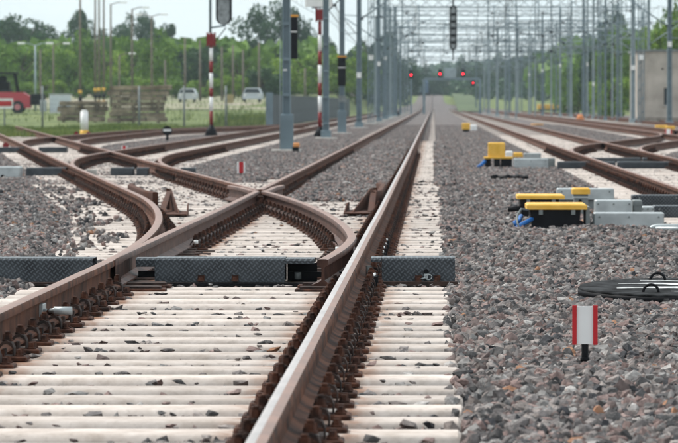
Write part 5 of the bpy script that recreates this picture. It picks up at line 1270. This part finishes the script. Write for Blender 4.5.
tree(308, 500, 48, 34, L0, 'broad lime green tree behind the grey fence', low=-.05); tree(280, 510, 62, 24, M0, 'mid green tree left of the broad lime tree', low=-.05); tree(338, 520, 52, 24, L0, 'lime green tree behind the middle masts', low=-.05); tree(326, 620, 38, 14, D1, 'small dark top behind the middle masts')
tree(356, 560, 50, 24, M0, 'mid green tree where the fence disappears', low=-.05); tree(368, 640, 33, 24, D0, 'dark tree behind the left mast cluster', low=-.05); tree(388, 680, 38, 24, D1, 'dark sloping crown right of the left mast cluster', low=-.05); tree(404, 760, 52, 18, B1, 'hazy crown above the leftmost red light', low=-.05)
for i, (px, top, r) in enumerate(((418, 62, 16), (432, 68, 16), (448, 66, 16), (470, 54, 16), (486, 62, 18), (506, 50, 18), (524, 46, 20), (543, 44, 20), (560, 42, 20), (578, 46, 20))):
    tree(px, 1000, top, r, B1, 'hazy far tree on the slope behind the masts, ' + nth(i), 'hazy far trees', low=-.2, base=g(1000) - 3)
tree(618, 430, 30, 26, M0, 'green tree left of the building behind the tall mast', low=-.05); tree(600, 470, 36, 22, D0, 'dark green tree behind the right mast row', low=-.05); tree(610, 400, 72, 22, L0, 'low lime green bush left of the building', low=-.1); tree(578, 480, 60, 22, M1, 'lower green tree behind the right mast row', low=-.1)
tree(612, 620, 5, 16, B0, 'tall thin loose tree above the right mast row'); tree(660, 330, 8, 24, L0, 'lime green tree rising behind the building roof'); tree(682, 335, 0, 22, M0, 'green tree at the right edge behind the building'); tree(644, 420, 30, 18, M1, 'mid green tree just left behind the building roof')
# far woodland masses
def wood(name, label, x0, x1, y0, y1, zf, n, hmin, hmax, mk, seed):
    r = np.random.default_rng(seed); vs = []; fs = []
    for _ in range(n):
        x, y = r.uniform(x0, x1), r.uniform(y0, y1); h = r.uniform(hmin, hmax); z = zf(x, y)
        for _k in range(26):
            u = r.normal(size=3); u /= np.linalg.norm(u); p = np.array([x, y, z + h * .6]) + u * np.array([h * .35, h * .35, h * .45]); a = r.normal(size=3); a /= np.linalg.norm(a); b = np.cross(a, r.normal(size=3)); b /= np.linalg.norm(b); s = h * .12; q = len(vs)
            vs += [p - a * s - b * s, p + a * s - b * s, p + a * s + b * s, p - a * s + b * s]; fs.append((q, q + 1, q + 2, q + 3))
    me = bpy.data.meshes.new(name); me.from_pydata([tuple(v) for v in vs], [], fs); me.materials.append(LEAF[mk]); tag(link(me, name), label, kind='stuff')
wood('woodland', 'dense wood behind the left yard', -75, -14, 520, 600, lambda x, y: G(x, y) - .5, 300, 4.5, 7, 'mid', 11)
wood('woodland', 'far blue wood on the hill at the end of the line', -260, 320, 1500, 2500, hill_z, 2600, 6, 9, 'dark', 12)
wood('woodland', 'bushes on both sides of the line where it climbs', 4, 60, 850, 1300, lambda x, y: G(x, y) - .5, 260, 2.0, 4.5, 'blue', 15)
wood('woodland', 'bushes left of the climbing line', -60, -8, 820, 1300, lambda x, y: G(x, y) - .5, 260, 2.5, 5, 'blue', 16)
wood('woodland', 'far wood right of the tracks', 22, 90, 560, 900, lambda x, y: G(x, y) - .5, 300, 7, 11, 'mid', 13)

# ------------------------------------------------------------ haze
hz_m = bpy.data.materials.new('haze_air'); hz_m.use_nodes = True; nt = hz_m.node_tree; nt.nodes.remove(nt.nodes['Principled BSDF'])
pv = nt.nodes.new('ShaderNodeVolumePrincipled'); pv.inputs['Color'].default_value = (.72, .86, .96, 1); pv.inputs['Density'].default_value = .00013; pv.inputs['Anisotropy'].default_value = .3
nt.links.new(pv.outputs[0], nt.nodes['Material Output'].inputs['Volume'])
mb = MB(); mb.box(-1520, 1520, -40, 3420, -1.6, 110, hz_m); tag(mb.build('haze'), kind='stuff')
